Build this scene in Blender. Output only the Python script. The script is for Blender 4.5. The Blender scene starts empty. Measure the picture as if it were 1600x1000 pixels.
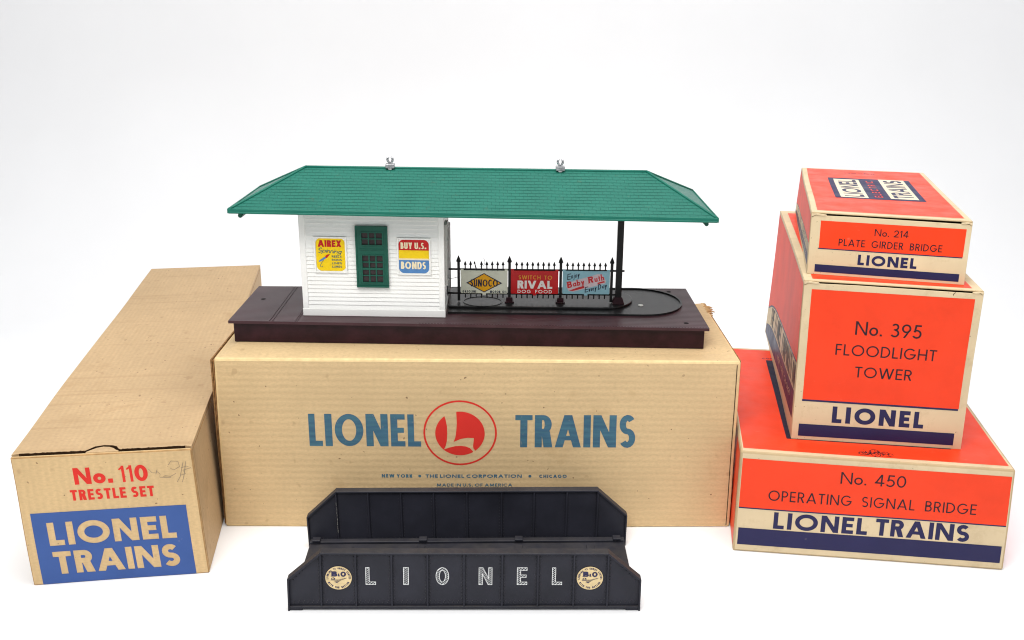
import bpy, bmesh, math, random
from mathutils import Vector, Matrix, noise
from mathutils.geometry import delaunay_2d_cdt
random.seed(7)
S = bpy.context.scene
COL = S.collection
R = math.radians

# ------------------------------------------------------------------ camera
cam = bpy.data.cameras.new('camera')
cam.sensor_fit = 'HORIZONTAL'; cam.sensor_width = 36.0
cam.lens = 36.0 * 1.5604276 / 1.6
cam.shift_y = 0.00145 * 1000 / 1600
cam.clip_start = 0.01; cam.clip_end = 50
cob = bpy.data.objects.new('camera', cam); COL.objects.link(cob)
PITCH, ROLL = R(17.97258), R(0.36539)
fw = Vector((0, math.cos(PITCH), -math.sin(PITCH)))
up0 = Vector((0, math.sin(PITCH), math.cos(PITCH))); rt0 = Vector((1, 0, 0))
cr, sr = math.cos(ROLL), math.sin(ROLL)
rt = rt0 * cr + up0 * sr; up = up0 * cr - rt0 * sr
m = Matrix((rt, up, -fw)).transposed().to_4x4()
m.translation = Vector((0, -0.8062569, 0.4096473))
cob.matrix_world = m
S.camera = cob

# ------------------------------------------------------------------ light
w = bpy.data.worlds.new('World'); S.world = w; w.use_nodes = True
bg = w.node_tree.nodes['Background']
bg.inputs[0].default_value = (0.93, 0.96, 1.0, 1); bg.inputs[1].default_value = 0.36

def area(name, loc, target, sx, sy, power, col=(1, 1, 1)):
    l = bpy.data.lights.new(name, 'AREA'); l.shape = 'RECTANGLE'; l.size = sx; l.size_y = sy
    l.energy = power; l.color = col
    o = bpy.data.objects.new(name, l); COL.objects.link(o)
    o.location = loc
    o.rotation_euler = (Vector(target) - Vector(loc)).to_track_quat('-Z', 'Y').to_euler()
    return o
l1 = l1 = l1 = area('softbox_lamp', (-0.45, -1.25, 1.65), (0.0, -0.20, 0.0), 1.1, 0.8, 13.4, (1, 0.985, 0.96)); l1.data.spread = R(128)
l2 = area('overhead_lamp', (0.10, -0.22, 1.55), (0.05, -0.12, 0.0), 1.1, 0.8, 8.4, (1, 0.99, 0.98)); l2.data.spread = R(125)
area('fill_lamp', (1.3, -1.2, 1.0), (0.1, 0.0, 0.1), 0.9, 0.9, 3.2, (0.97, 0.985, 1))
area('backdrop_lamp', (0.05, 0.10, 1.60), (0.05, 0.75, 0.55), 1.6, 0.3, 1.8, (0.95, 0.97, 1))

S.view_settings.view_transform = 'Standard'; S.view_settings.look = 'None'
S.view_settings.gamma = 1.0; S.view_settings.exposure = 0.0
S.view_settings.use_curve_mapping = False
S.render.engine = 'CYCLES'
S.cycles.use_denoising = True
S.cycles.filter_width = 1.1

# ------------------------------------------------------------------ materials
def srgb(r, g, b):
    f = lambda c: c / 12.92 if c <= 0.04045 else ((c + 0.055) / 1.055) ** 2.4
    return (f(r / 255), f(g / 255), f(b / 255), 1)

class NT:
    def __init__(s, name):
        s.m = bpy.data.materials.new(name); s.m.use_nodes = True
        s.t = s.m.node_tree; s.p = s.t.nodes['Principled BSDF']
        s.a = s.n('ShaderNodeAttribute'); s.a.attribute_name = 'loc'; s.a.attribute_type = 'GEOMETRY'
        s.v = s.a.outputs['Vector']
    def n(s, t): return s.t.nodes.new(t)
    def l(s, a, b): s.t.links.new(a, b)
    def mapped(s, sc, rot=(0, 0, 0)):
        q = s.n('ShaderNodeMapping'); q.inputs['Scale'].default_value = sc; q.inputs['Rotation'].default_value = rot
        s.l(s.v, q.inputs['Vector']); return q.outputs[0]
    def noise(s, sc, detail=3, vec=None, rough=0.55, dist=0.0):
        q = s.n('ShaderNodeTexNoise'); q.inputs['Scale'].default_value = sc; q.inputs['Detail'].default_value = detail
        q.inputs['Roughness'].default_value = rough; q.inputs['Distortion'].default_value = dist
        s.l(vec or s.v, q.inputs['Vector']); return q.outputs['Fac']
    def wave(s, sc, axis, dist=0.0, vec=None, prof='SIN', dsc=1.0):
        q = s.n('ShaderNodeTexWave'); q.bands_direction = axis; q.wave_profile = prof
        q.inputs['Scale'].default_value = sc; q.inputs['Distortion'].default_value = dist
        q.inputs['Detail Scale'].default_value = dsc
        s.l(vec or s.v, q.inputs['Vector']); return q.outputs['Fac']
    def ramp(s, f, lo, hi, a=0.0, b=1.0):
        q = s.n('ShaderNodeMapRange'); q.inputs['From Min'].default_value = lo; q.inputs['From Max'].default_value = hi
        q.inputs['To Min'].default_value = a; q.inputs['To Max'].default_value = b
        s.l(f, q.inputs['Value']); return q.outputs[0]
    def mix(s, f, a, b, mode='MIX'):
        q = s.n('ShaderNodeMix'); q.data_type = 'RGBA'; q.blend_type = mode
        for sock, val in ((q.inputs[0], f), (q.inputs[6], a), (q.inputs[7], b)):
            if isinstance(val, (int, float)): sock.default_value = val
            elif isinstance(val, tuple): sock.default_value = val
            else: s.l(val, sock)
        return q.outputs[2]
    def math(s, op, a, b=0.0):
        q = s.n('ShaderNodeMath'); q.operation = op
        for sock, val in ((q.inputs[0], a), (q.inputs[1], b)):
            if isinstance(val, (int, float)): sock.default_value = val
            else: s.l(val, sock)
        return q.outputs[0]
    def bump(s, h, strength, dist=0.0005):
        q = s.n('ShaderNodeBump'); q.inputs['Strength'].default_value = strength; q.inputs['Distance'].default_value = dist
        s.l(h, q.inputs['Height']); s.l(q.outputs[0], s.p.inputs['Normal'])
    def done(s, col, rough, spec=0.5, metal=0.0):
        spec = spec * 0.5 if metal < 0.5 else spec
        for k, val in (('Base Color', col), ('Roughness', rough), ('Specular IOR Level', spec), ('Metallic', metal)):
            if isinstance(val, (int, float, tuple)): s.p.inputs[k].default_value = val
            else: s.l(val, s.p.inputs[k])
        return s.m

def dark(c, k): return (c[0] * k, c[1] * k, c[2] * k, 1)

def plain(name, c, rough=0.5, var=0.12, spec=0.5, sc=120, metal=0.0, bump=0.0):
    t = NT(name); n = t.noise(sc, 4)
    col = t.mix(t.ramp(n, 0.35, 0.7), dark(c, 1 - var), dark(c, 1 + var * 0.5))
    if bump: t.bump(t.noise(sc * 8, 3), bump, 0.0003)
    return t.done(col, rough, spec, metal)

def cardboard(name, c, front_axis, pitch, crease_axis=None, fine_axis=None):
    """kraft corrugated board: flute banding, fibres, specks, soft stains and rubbed marks"""
    t = NT(name)
    col = t.mix(t.ramp(t.noise(14, 4), 0.3, 0.7), dark(c, 0.90), dark(c, 1.07))
    # flute banding seen through the liner
    fl = t.wave(0.314 / pitch, front_axis, 1.1, dsc=0.5)
    st = {'X': (60, 6, 6), 'Y': (6, 60, 6), 'Z': (6, 6, 60)}
    band = t.noise(5, 3, t.mapped(st[front_axis]))
    col = t.mix(t.math('MULTIPLY', t.ramp(band, 0.38, 0.62), 0.13), col, dark(c, 0.72))
    col = t.mix(t.math('MULTIPLY', fl, 0.23), col, dark(c, 0.76))
    if crease_axis:
        b2 = t.noise(4, 2, t.mapped({'X': (50, 1.0, 1.0), 'Y': (0.8, 26, 0.8), 'Z': (1, 1, 50)}[crease_axis]))
        col = t.mix(t.math('MULTIPLY', t.ramp(b2, 0.58, 0.70), 0.32), col, (c[0] * 0.6, c[1] * 0.52, c[2] * 0.45, 1))
    fib = t.noise(420, 3, t.mapped({'X': (1.6, 0.8, 0.8), 'Y': (0.8, 1.6, 0.8), 'Z': (0.8, 0.8, 1.6)}[fine_axis or front_axis]))
    col = t.mix(t.math('MULTIPLY', t.ramp(fib, 0.4, 0.7), 0.38), col, dark(c, 0.68))
    # brown specks
    sp = t.math('MULTIPLY', t.ramp(t.noise(260, 1), 0.735, 0.76), t.ramp(t.noise(30, 2), 0.45, 0.55))
    col = t.mix(t.math('MULTIPLY', sp, 0.75), col, (0.10, 0.045, 0.02, 1))
    sp2 = t.ramp(t.noise(95, 2), 0.67, 0.74)
    col = t.mix(t.math('MULTIPLY', sp2, 0.24), col, (0.22, 0.11, 0.05, 1))
    stain = t.ramp(t.noise(17, 5, None, 0.6, 0.6), 0.60, 0.78)
    col = t.mix(t.math('MULTIPLY', stain, 0.5), col, (c[0] * 0.62, c[1] * 0.52, c[2] * 0.42, 1))
    t.bump(t.math('ADD', fl, t.math('MULTIPLY', t.noise(500, 3), 0.5)), 0.22, 0.0004)
    return t.done(col, 0.62, 0.35)

def carton(name, c, wear=0.18, rough=0.36, paper=srgb(224, 205, 172), edge=0.0, spec=0.5):
    """coated ink on paperboard, scuffed down to paper in small places"""
    t = NT(name)
    col = t.mix(t.ramp(t.noise(35, 4), 0.3, 0.7), dark(c, 0.93), dark(c, 1.04))
    sc = t.ramp(t.noise(180, 6, None, 0.75), 0.66, 0.80)
    col = t.mix(t.math('MULTIPLY', sc, wear), col, paper)
    scr = t.ramp(t.noise(16, 4, t.mapped((3, 40, 3), (0.4, 0.3, 0.7))), 0.70, 0.76)
    col = t.mix(t.math('MULTIPLY', scr, wear * 0.8), col, paper)
    grime = t.ramp(t.noise(26, 5, None, 0.65, 0.4), 0.58, 0.8)
    col = t.mix(t.math('MULTIPLY', grime, 0.16), col, dark(c, 0.45))
    t.bump(t.noise(420, 4), 0.12, 0.0003)
    r = t.ramp(t.noise(60, 4), 0.3, 0.7, rough - 0.06, rough + 0.12)
    return t.done(col, r, spec)

def paperboard(name, c):
    t = NT(name)
    col = t.mix(t.ramp(t.noise(22, 5), 0.3, 0.72), dark(c, 0.88), dark(c, 1.05))
    col = t.mix(t.math('MULTIPLY', t.ramp(t.noise(48, 6, None, 0.72), 0.53, 0.74), 0.5), col, (c[0] * 0.62, c[1] * 0.55, c[2] * 0.45, 1))
    col = t.mix(t.math('MULTIPLY', t.ramp(t.noise(320, 2), 0.72, 0.76), 0.5), col, (0.13, 0.08, 0.05, 1))
    t.bump(t.noise(420, 4), 0.15, 0.0003)
    return t.done(col, 0.5, 0.4)

M = {}
M['white_sheet'] = plain('white_sweep_paper', (0.86, 0.862, 0.871, 1), 0.7, 0.015, 0.3, 6)
KRAFT = srgb(208, 176, 130)
M['kraft_h'] = cardboard('kraft_board_level_flutes', srgb(215, 186, 141), 'Z', 0.0052)
M['kraft_v'] = cardboard('kraft_board_long_flutes', srgb(196, 166, 127), 'X', 0.0040, 'Y', 'Y')
M['kraft_x'] = cardboard('kraft_board_upright_flutes', srgb(212, 181, 134), 'X', 0.0050, None, 'Z')
M['kraft_fold'] = plain('soiled_kraft_fold', srgb(178, 140, 94), 0.75, 0.3, 0.2, 130, 0, 0.2)
M['kraft_worn'] = plain('rubbed_kraft_fold', srgb(226, 198, 148), 0.7, 0.14, 0.2, 160, 0, 0.2)
M['torn_kraft'] = plain('torn_kraft_liner', srgb(206, 170, 120), 0.8, 0.25, 0.2, 300)
M['kraft_edge'] = plain('torn_corrugated_edge', srgb(150, 112, 72), 0.8, 0.4, 0.2, 300)
M['kraft_dark'] = plain('dark_edge_gap_shade', srgb(62, 44, 30), 0.9, 0.3, 0.1, 300)  # dark brown for cut edges; also paints the shade in gaps
M['cream'] = paperboard('cream_paperboard', srgb(212, 192, 156))
M['cream_light'] = paperboard('pale_paperboard', srgb(228, 214, 188))
ORANGE = (0.82, 0.050, 0.010, 1)
M['orange'] = carton('orange_ink', ORANGE)
M['orange_top'] = carton('orange_ink_lid', ORANGE, 0.22, 0.34)
M['navy_block'] = carton('navy_ink_block', srgb(26, 24, 46), 0.10, 0.5)
M['orange_side'] = plain('orange_ink_side', (0.80, 0.050, 0.012, 1), 0.50, 0.10, 0.5, 30)
M['fold'] = paperboard('soiled_carton_fold', srgb(186, 163, 126))
M['navy'] = carton('navy_ink', srgb(36, 35, 76), 0.16, 0.42)
M['black_ink'] = carton('black_ink', srgb(34, 26, 34), 0.06, 0.45)
M['slit'] = plain('shadow_gap_board', srgb(58, 44, 32), 0.9, 0.3, 0.1)  # dark brown painting the shade inside the flap slits; staple mark too
M['red_ink'] = carton('red_ink_on_kraft', srgb(212, 52, 44), 0.16, 0.6, KRAFT, 0, 0.3)
M['blue_ink'] = carton('blue_ink_on_kraft', srgb(64, 91, 150), 0.30, 0.6, KRAFT, 0, 0.3)
M['pencil'] = plain('pencil_graphite', srgb(140, 124, 104), 0.6, 0.2)

def teal_ink():
    t = NT('teal_ink_on_flutes'); c = srgb(66, 103, 126)
    col = t.mix(t.ramp(t.noise(22, 3), 0.42, 0.6), dark(c, 0.85), c)
    col = t.mix(t.math('MULTIPLY', t.ramp(t.noise(5, 3, t.mapped((6, 6, 60))), 0.40, 0.62), 0.45), col, srgb(82, 126, 136))
    col = t.mix(t.math('MULTIPLY', t.ramp(t.noise(220, 5, None, 0.7), 0.62, 0.78), 0.45), col, KRAFT)
    t.bump(t.wave(0.314 / 0.0052, 'Z', 0.7), 0.2, 0.0004)
    return t.done(col, 0.6, 0.3)
M['teal'] = teal_ink()

M['roof_green'] = plain('green_roof_plastic', (0.010, 0.150, 0.105, 1), 0.42, 0.10, 0.5, 60)
def shingle():
    t = NT('green_shingle_plastic'); c = (0.018, 0.150, 0.110, 1)
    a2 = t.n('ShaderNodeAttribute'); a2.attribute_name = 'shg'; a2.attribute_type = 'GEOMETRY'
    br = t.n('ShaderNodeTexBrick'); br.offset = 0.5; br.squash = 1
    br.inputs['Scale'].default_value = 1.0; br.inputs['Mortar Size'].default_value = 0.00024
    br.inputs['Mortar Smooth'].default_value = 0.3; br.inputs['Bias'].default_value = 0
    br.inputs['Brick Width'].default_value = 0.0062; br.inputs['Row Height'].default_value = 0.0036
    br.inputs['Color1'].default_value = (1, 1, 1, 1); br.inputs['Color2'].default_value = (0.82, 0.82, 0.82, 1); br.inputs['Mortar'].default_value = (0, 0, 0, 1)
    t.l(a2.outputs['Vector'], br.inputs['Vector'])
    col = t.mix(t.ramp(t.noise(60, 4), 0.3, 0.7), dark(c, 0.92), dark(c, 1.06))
    col = t.mix(t.math('MULTIPLY', br.outputs['Fac'], 0.48), col, dark(c, 0.52))  # joints darkened in the colour: painted groove shade, with dirt
    col = t.mix(t.math('MULTIPLY', t.ramp(t.noise(110, 5, None, 0.7), 0.62, 0.75), 0.38), col, (0.11, 0.10, 0.05, 1))
    t.bump(t.math('SUBTRACT', t.math('MULTIPLY', t.noise(900, 2), 0.15), br.outputs['Fac']), 0.6, 0.0004)
    return t.done(col, 0.40, 0.5)
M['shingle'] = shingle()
M['white_plastic'] = plain('white_house_plastic', (0.90, 0.90, 0.87, 1), 0.4, 0.02, 0.5, 40)
M['window_green'] = plain('green_window_plastic', (0.008, 0.095, 0.062, 1), 0.4, 0.12, 0.5, 80)
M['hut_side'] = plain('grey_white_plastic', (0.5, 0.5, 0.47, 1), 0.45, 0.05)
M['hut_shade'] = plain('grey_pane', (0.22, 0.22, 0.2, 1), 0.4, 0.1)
M['window_dark'] = plain('dark_window_opening', (0.035, 0.024, 0.024, 1), 0.35, 0.3, 0.5, 200)
def deckmat():
    t = NT('maroon_deck_plastic'); c = (0.052, 0.021, 0.026, 1)
    col = t.mix(t.ramp(t.noise(50, 5), 0.3, 0.7), dark(c, 0.8), dark(c, 1.2))
    dust = t.ramp(t.noise(130, 6, None, 0.7), 0.55, 0.8)
    col = t.mix(t.math('MULTIPLY', dust, 0.12), col, (0.2, 0.17, 0.16, 1))
    t.bump(t.math('ADD', t.wave(0.314 / 0.0016 / 2, 'Y', 0.4), t.math('MULTIPLY', t.noise(700, 3), 0.3)), 0.30, 0.0003)
    return t.done(col, 0.40, 0.5)
M['maroon_deck'] = deckmat()
M['maroon'] = plain('maroon_base_plastic', (0.030, 0.0085, 0.0135, 1), 0.40, 0.35, 0.45, 90, 0, 0.15)
M['tray_black'] = plain('black_tray_plastic', (0.016, 0.016, 0.017, 1), 0.33, 0.4, 0.5, 80, 0, 0.1)
M['iron_black'] = plain('black_fence_plastic', (0.012, 0.012, 0.012, 1), 0.42, 0.3, 0.45, 150)
M['metal'] = plain('nickel_clip', (0.55, 0.56, 0.57, 1), 0.22, 0.2, 0.5, 200, 1.0)
M['metal_dull'] = plain('dull_clip_base', (0.42, 0.43, 0.44, 1), 0.35, 0.3, 0.5, 300, 0.8)
def bridgemat():
    t = NT('black_bridge_plastic'); c = (0.020, 0.0205, 0.029, 1)
    col = t.mix(t.ramp(t.noise(40, 5), 0.3, 0.7), dark(c, 0.8), dark(c, 1.25))
    # dust lying on the upward faces and ledges
    g = t.n('ShaderNodeNewGeometry'); sx = t.n('ShaderNodeSeparateXYZ'); t.l(g.outputs['True Normal'], sx.inputs[0])
    d = t.math('MULTIPLY', t.ramp(sx.outputs[2], 0.4, 0.9), t.ramp(t.noise(70, 5, None, 0.7), 0.25, 0.75))
    col = t.mix(t.math('MULTIPLY', d, 0.30), col, (0.12, 0.105, 0.085, 1))
    col = t.mix(t.math('MULTIPLY', t.ramp(t.noise(420, 4, None, 0.7), 0.66, 0.78), 0.22), col, (0.13, 0.12, 0.11, 1))
    t.bump(t.noise(600, 3), 0.12, 0.0003)
    return t.done(col, 0.46, 0.4)
M['bridge'] = bridgemat()
M['decal_white'] = plain('white_decal', (0.88, 0.90, 0.89, 1), 0.5, 0.2, 0.4, 400)
M['scuff'] = plain('chalky_scuff_mark', (0.22, 0.21, 0.19, 1), 0.8, 0.4, 0.2, 500)
M['decal_cream'] = plain('cream_decal', srgb(222, 198, 150), 0.5, 0.12, 0.4, 300)
M['decal_navy'] = plain('navy_decal_print', srgb(52, 50, 82), 0.5, 0.2, 0.4, 400)
M['s_cream'] = plain('cream_tin_sign', srgb(222, 222, 202), 0.35, 0.06)
M['s_red'] = plain('red_tin_sign', srgb(200, 30, 32), 0.35, 0.1)
M['s_blue'] = plain('pale_blue_tin_sign', srgb(146, 192, 204), 0.35, 0.06)
M['s_yellow'] = plain('yellow_sign_ink', srgb(236, 170, 24), 0.4, 0.08)
M['s_gold'] = plain('gold_sign_ink', srgb(226, 156, 50), 0.4, 0.08)
M['s_navy'] = plain('navy_sign_ink', srgb(34, 40, 62), 0.4, 0.1)
M['s_white'] = plain('white_sign_ink', srgb(240, 232, 226), 0.4, 0.05)
M['s_redink'] = plain('red_sign_ink', srgb(204, 50, 52), 0.4, 0.1)
M['s_pink'] = plain('pink_sign_ink', srgb(214, 196, 200), 0.4, 0.1)
M['p_yellow'] = plain('yellow_poster', srgb(240, 204, 22), 0.45, 0.08, 0.4, 200)
M['p_red'] = plain('red_poster_ink', srgb(192, 34, 34), 0.45, 0.12, 0.4, 250)
M['p_blue'] = plain('blue_poster_ink', srgb(84, 132, 186), 0.45, 0.12, 0.4, 250)
M['p_cream'] = plain('cream_poster_ink', srgb(236, 222, 186), 0.45, 0.08, 0.4, 250)
M['p_teal'] = plain('teal_poster_ink', srgb(34, 92, 104), 0.45, 0.1, 0.4, 250)
M['hole'] = plain('screw_hole_shade', (0.004, 0.003, 0.003, 1), 0.8, 0.1)  # flat colour painted as the shade inside a hole
M['pale_spot'] = plain('pale_hole_disc', (0.7, 0.7, 0.66, 1), 0.4, 0.1)  # pale colour for the white seen through a hole

# ------------------------------------------------------------------ mesh helpers
class MB:
    def __init__(s): s.bm = bmesh.new(); s.sh = None
    def face(s, pts, mat=0):
        f = s.bm.faces.new([s.bm.verts.new(p) for p in pts]); f.material_index = mat; return f
    def box(s, x0, x1, y0, y1, z0, z1, mat=0):
        v = [s.bm.verts.new((x, y, z)) for z in (z0, z1) for y in (y0, y1) for x in (x0, x1)]
        for q in ((0, 2, 3, 1), (4, 5, 7, 6), (0, 1, 5, 4), (2, 6, 7, 3), (0, 4, 6, 2), (1, 3, 7, 5)):
            s.bm.faces.new([v[i] for i in q]).material_index = mat
        return v
    def prism(s, poly, a, b, axis='Z', mat=0):
        """poly in the plane across the axis, extruded from a to b"""
        P = {'Z': lambda u, v, h: (u, v, h), 'Y': lambda u, v, h: (u, h, v), 'X': lambda u, v, h: (h, u, v)}[axis]
        lo = [s.bm.verts.new(P(u, v, a)) for u, v in poly]; hi = [s.bm.verts.new(P(u, v, b)) for u, v in poly]
        n = len(poly)
        fs = [s.bm.faces.new(lo), s.bm.faces.new(hi[::-1])]
        for i in range(n): fs.append(s.bm.faces.new((lo[i], hi[i], hi[(i + 1) % n], lo[(i + 1) % n])))
        for f in fs: f.material_index = mat
    def lathe(s, cx, cy, prof, n=12, mat=0, sx=1, sy=1):
        rows = []
        for r, z in prof:
            rows.append([s.bm.verts.new((cx + r * sx * math.cos(2 * math.pi * i / n), cy + r * sy * math.sin(2 * math.pi * i / n), z)) for i in range(n)])
        for a, b in zip(rows, rows[1:]):
            for i in range(n):
                s.bm.faces.new((a[i], a[(i + 1) % n], b[(i + 1) % n], b[i])).material_index = mat
        s.bm.faces.new(rows[0][::-1]).material_index = mat; s.bm.faces.new(rows[-1]).material_index = mat
    def tube(s, pts, r, n=8, mat=0):
        pts = [Vector(p) for p in pts]; rows = []
        for i, p in enumerate(pts):
            d = (pts[min(i + 1, len(pts) - 1)] - pts[max(i - 1, 0)]).normalized()
            a = d.orthogonal().normalized() if i == 0 else (a - d * a.dot(d)).normalized()
            b = d.cross(a); rr = r[i] if isinstance(r, (list, tuple)) else r
            rows.append([s.bm.verts.new(p + (a * math.cos(2 * math.pi * k / n) + b * math.sin(2 * math.pi * k / n)) * rr) for k in range(n)])
        for a_, b_ in zip(rows, rows[1:]):
            for i in range(n): s.bm.faces.new((a_[i], a_[(i + 1) % n], b_[(i + 1) % n], b_[i])).material_index = mat
        s.bm.faces.new(rows[0][::-1]).material_index = mat; s.bm.faces.new(rows[-1]).material_index = mat
    def build(s, name, mats, parent=None, fn=None, bevel=0.0, seg=2, cut=None, smooth=False, weld=False, bmat=-1):
        bm = s.bm
        if weld: bmesh.ops.remove_doubles(bm, verts=bm.verts, dist=1e-6)
        bmesh.ops.recalc_face_normals(bm, faces=bm.faces)
        if bevel:
            es = [e for e in bm.edges if len(e.link_faces) == 2 and e.calc_face_angle(0) > 0.5]
            bmesh.ops.bevel(bm, geom=es, offset=bevel, segments=seg, affect='EDGES', profile=0.5, clamp_overlap=True, material=bmat)
        if cut:
            for ax in range(3):
                st = cut[ax]
                if not st: continue
                lo = min(v.co[ax] for v in bm.verts); hi = max(v.co[ax] for v in bm.verts)
                k = math.floor(lo / st) + 1
                while k * st < hi - 1e-6:
                    no = [0, 0, 0]; no[ax] = 1; co = [0, 0, 0]; co[ax] = k * st + 1.37e-5
                    bmesh.ops.bisect_plane(bm, geom=bm.verts[:] + bm.edges[:] + bm.faces[:], plane_co=co, plane_no=no, dist=1e-7)
                    k += 1
        return finish(bm, name, mats, parent, fn, smooth)

def finish(bm, name, mats, parent, fn, smooth=False):
    loc = [v.co.copy() for v in bm.verts]
    org = parent['_o'] if parent is not None else (0, 0, 0)
    org = Vector(org)
    for v in bm.verts:
        p = fn(v.co) if fn else v.co
        v.co = Vector(p) - org
    me = bpy.data.meshes.new(name); bm.to_mesh(me); bm.free()
    at = me.attributes.new('loc', 'FLOAT_VECTOR', 'POINT')
    at.data.foreach_set('vector', [c for p in loc for c in p])
    for m_ in (mats if isinstance(mats, (list, tuple)) else [mats]): me.materials.append(M[m_])
    if smooth:
        for f in me.polygons: f.use_smooth = True
    o = bpy.data.objects.new(name, me); COL.objects.link(o)
    o['_o'] = tuple(org)
    if parent is not None: o.parent = parent
    return o

def thing(name, label, cat, loc, group=None):
    o = bpy.data.objects.new(name, None); COL.objects.link(o); o.empty_display_size = 0.03
    o.location = loc; o['_o'] = tuple(loc); o['label'] = label; o['category'] = cat
    if group: o['group'] = group
    return o

# ------------------------------------------------------------------ 2D shapes (millimetres) and lettering
def ccw(p):
    a = sum(p[i][0] * p[(i + 1) % len(p)][1] - p[(i + 1) % len(p)][0] * p[i][1] for i in range(len(p)))
    return p if a > 0 else p[::-1]
def rect(x0, y0, x1, y1): return [[(x0, y0), (x1, y0), (x1, y1), (x0, y1)]]
def ell(cx, cy, rx, ry, n=48): return [[(cx + rx * math.cos(2 * math.pi * i / n), cy + ry * math.sin(2 * math.pi * i / n)) for i in range(n)]]
def ring(cx, cy, rx, ry, t, a0=0, a1=360, n=28, tx=None):
    out = []; k = max(4, int(n * abs(a1 - a0) / 360)); tx = t if tx is None else tx
    for i in range(k):
        a, b = R(a0 + (a1 - a0) * i / k), R(a0 + (a1 - a0) * (i + 1) / k)
        q = lambda an, ox, oy: (cx + ox * math.cos(an), cy + oy * math.sin(an))
        out.append([q(a, rx, ry), q(b, rx, ry), q(b, rx - tx, ry - t), q(a, rx - tx, ry - t)])
    return out
def stroke(pts, t):
    out = []; h = t / 2; n = len(pts); no = []
    for i in range(n):
        a, b = pts[max(i - 1, 0)], pts[min(i + 1, n - 1)]
        dx, dy = b[0] - a[0], b[1] - a[1]; d = math.hypot(dx, dy) or 1
        no.append((-dy / d * h, dx / d * h))
    for i in range(n - 1):
        (x, y), (X, Y), (a, b), (A, B) = pts[i], pts[i + 1], no[i], no[i + 1]
        out.append([(x - a, y - b), (X - A, Y - B), (X + A, Y + B), (x + a, y + b)])
    return out
def rrect(x0, y0, x1, y1, r, n=5):
    p = []
    for cx, cy, a in ((x1 - r, y0 + r, -90), (x1 - r, y1 - r, 0), (x0 + r, y1 - r, 90), (x0 + r, y0 + r, 180)):
        p += [(cx + r * math.cos(R(a + 90 * i / n)), cy + r * math.sin(R(a + 90 * i / n))) for i in range(n + 1)]
    return [p]

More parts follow.
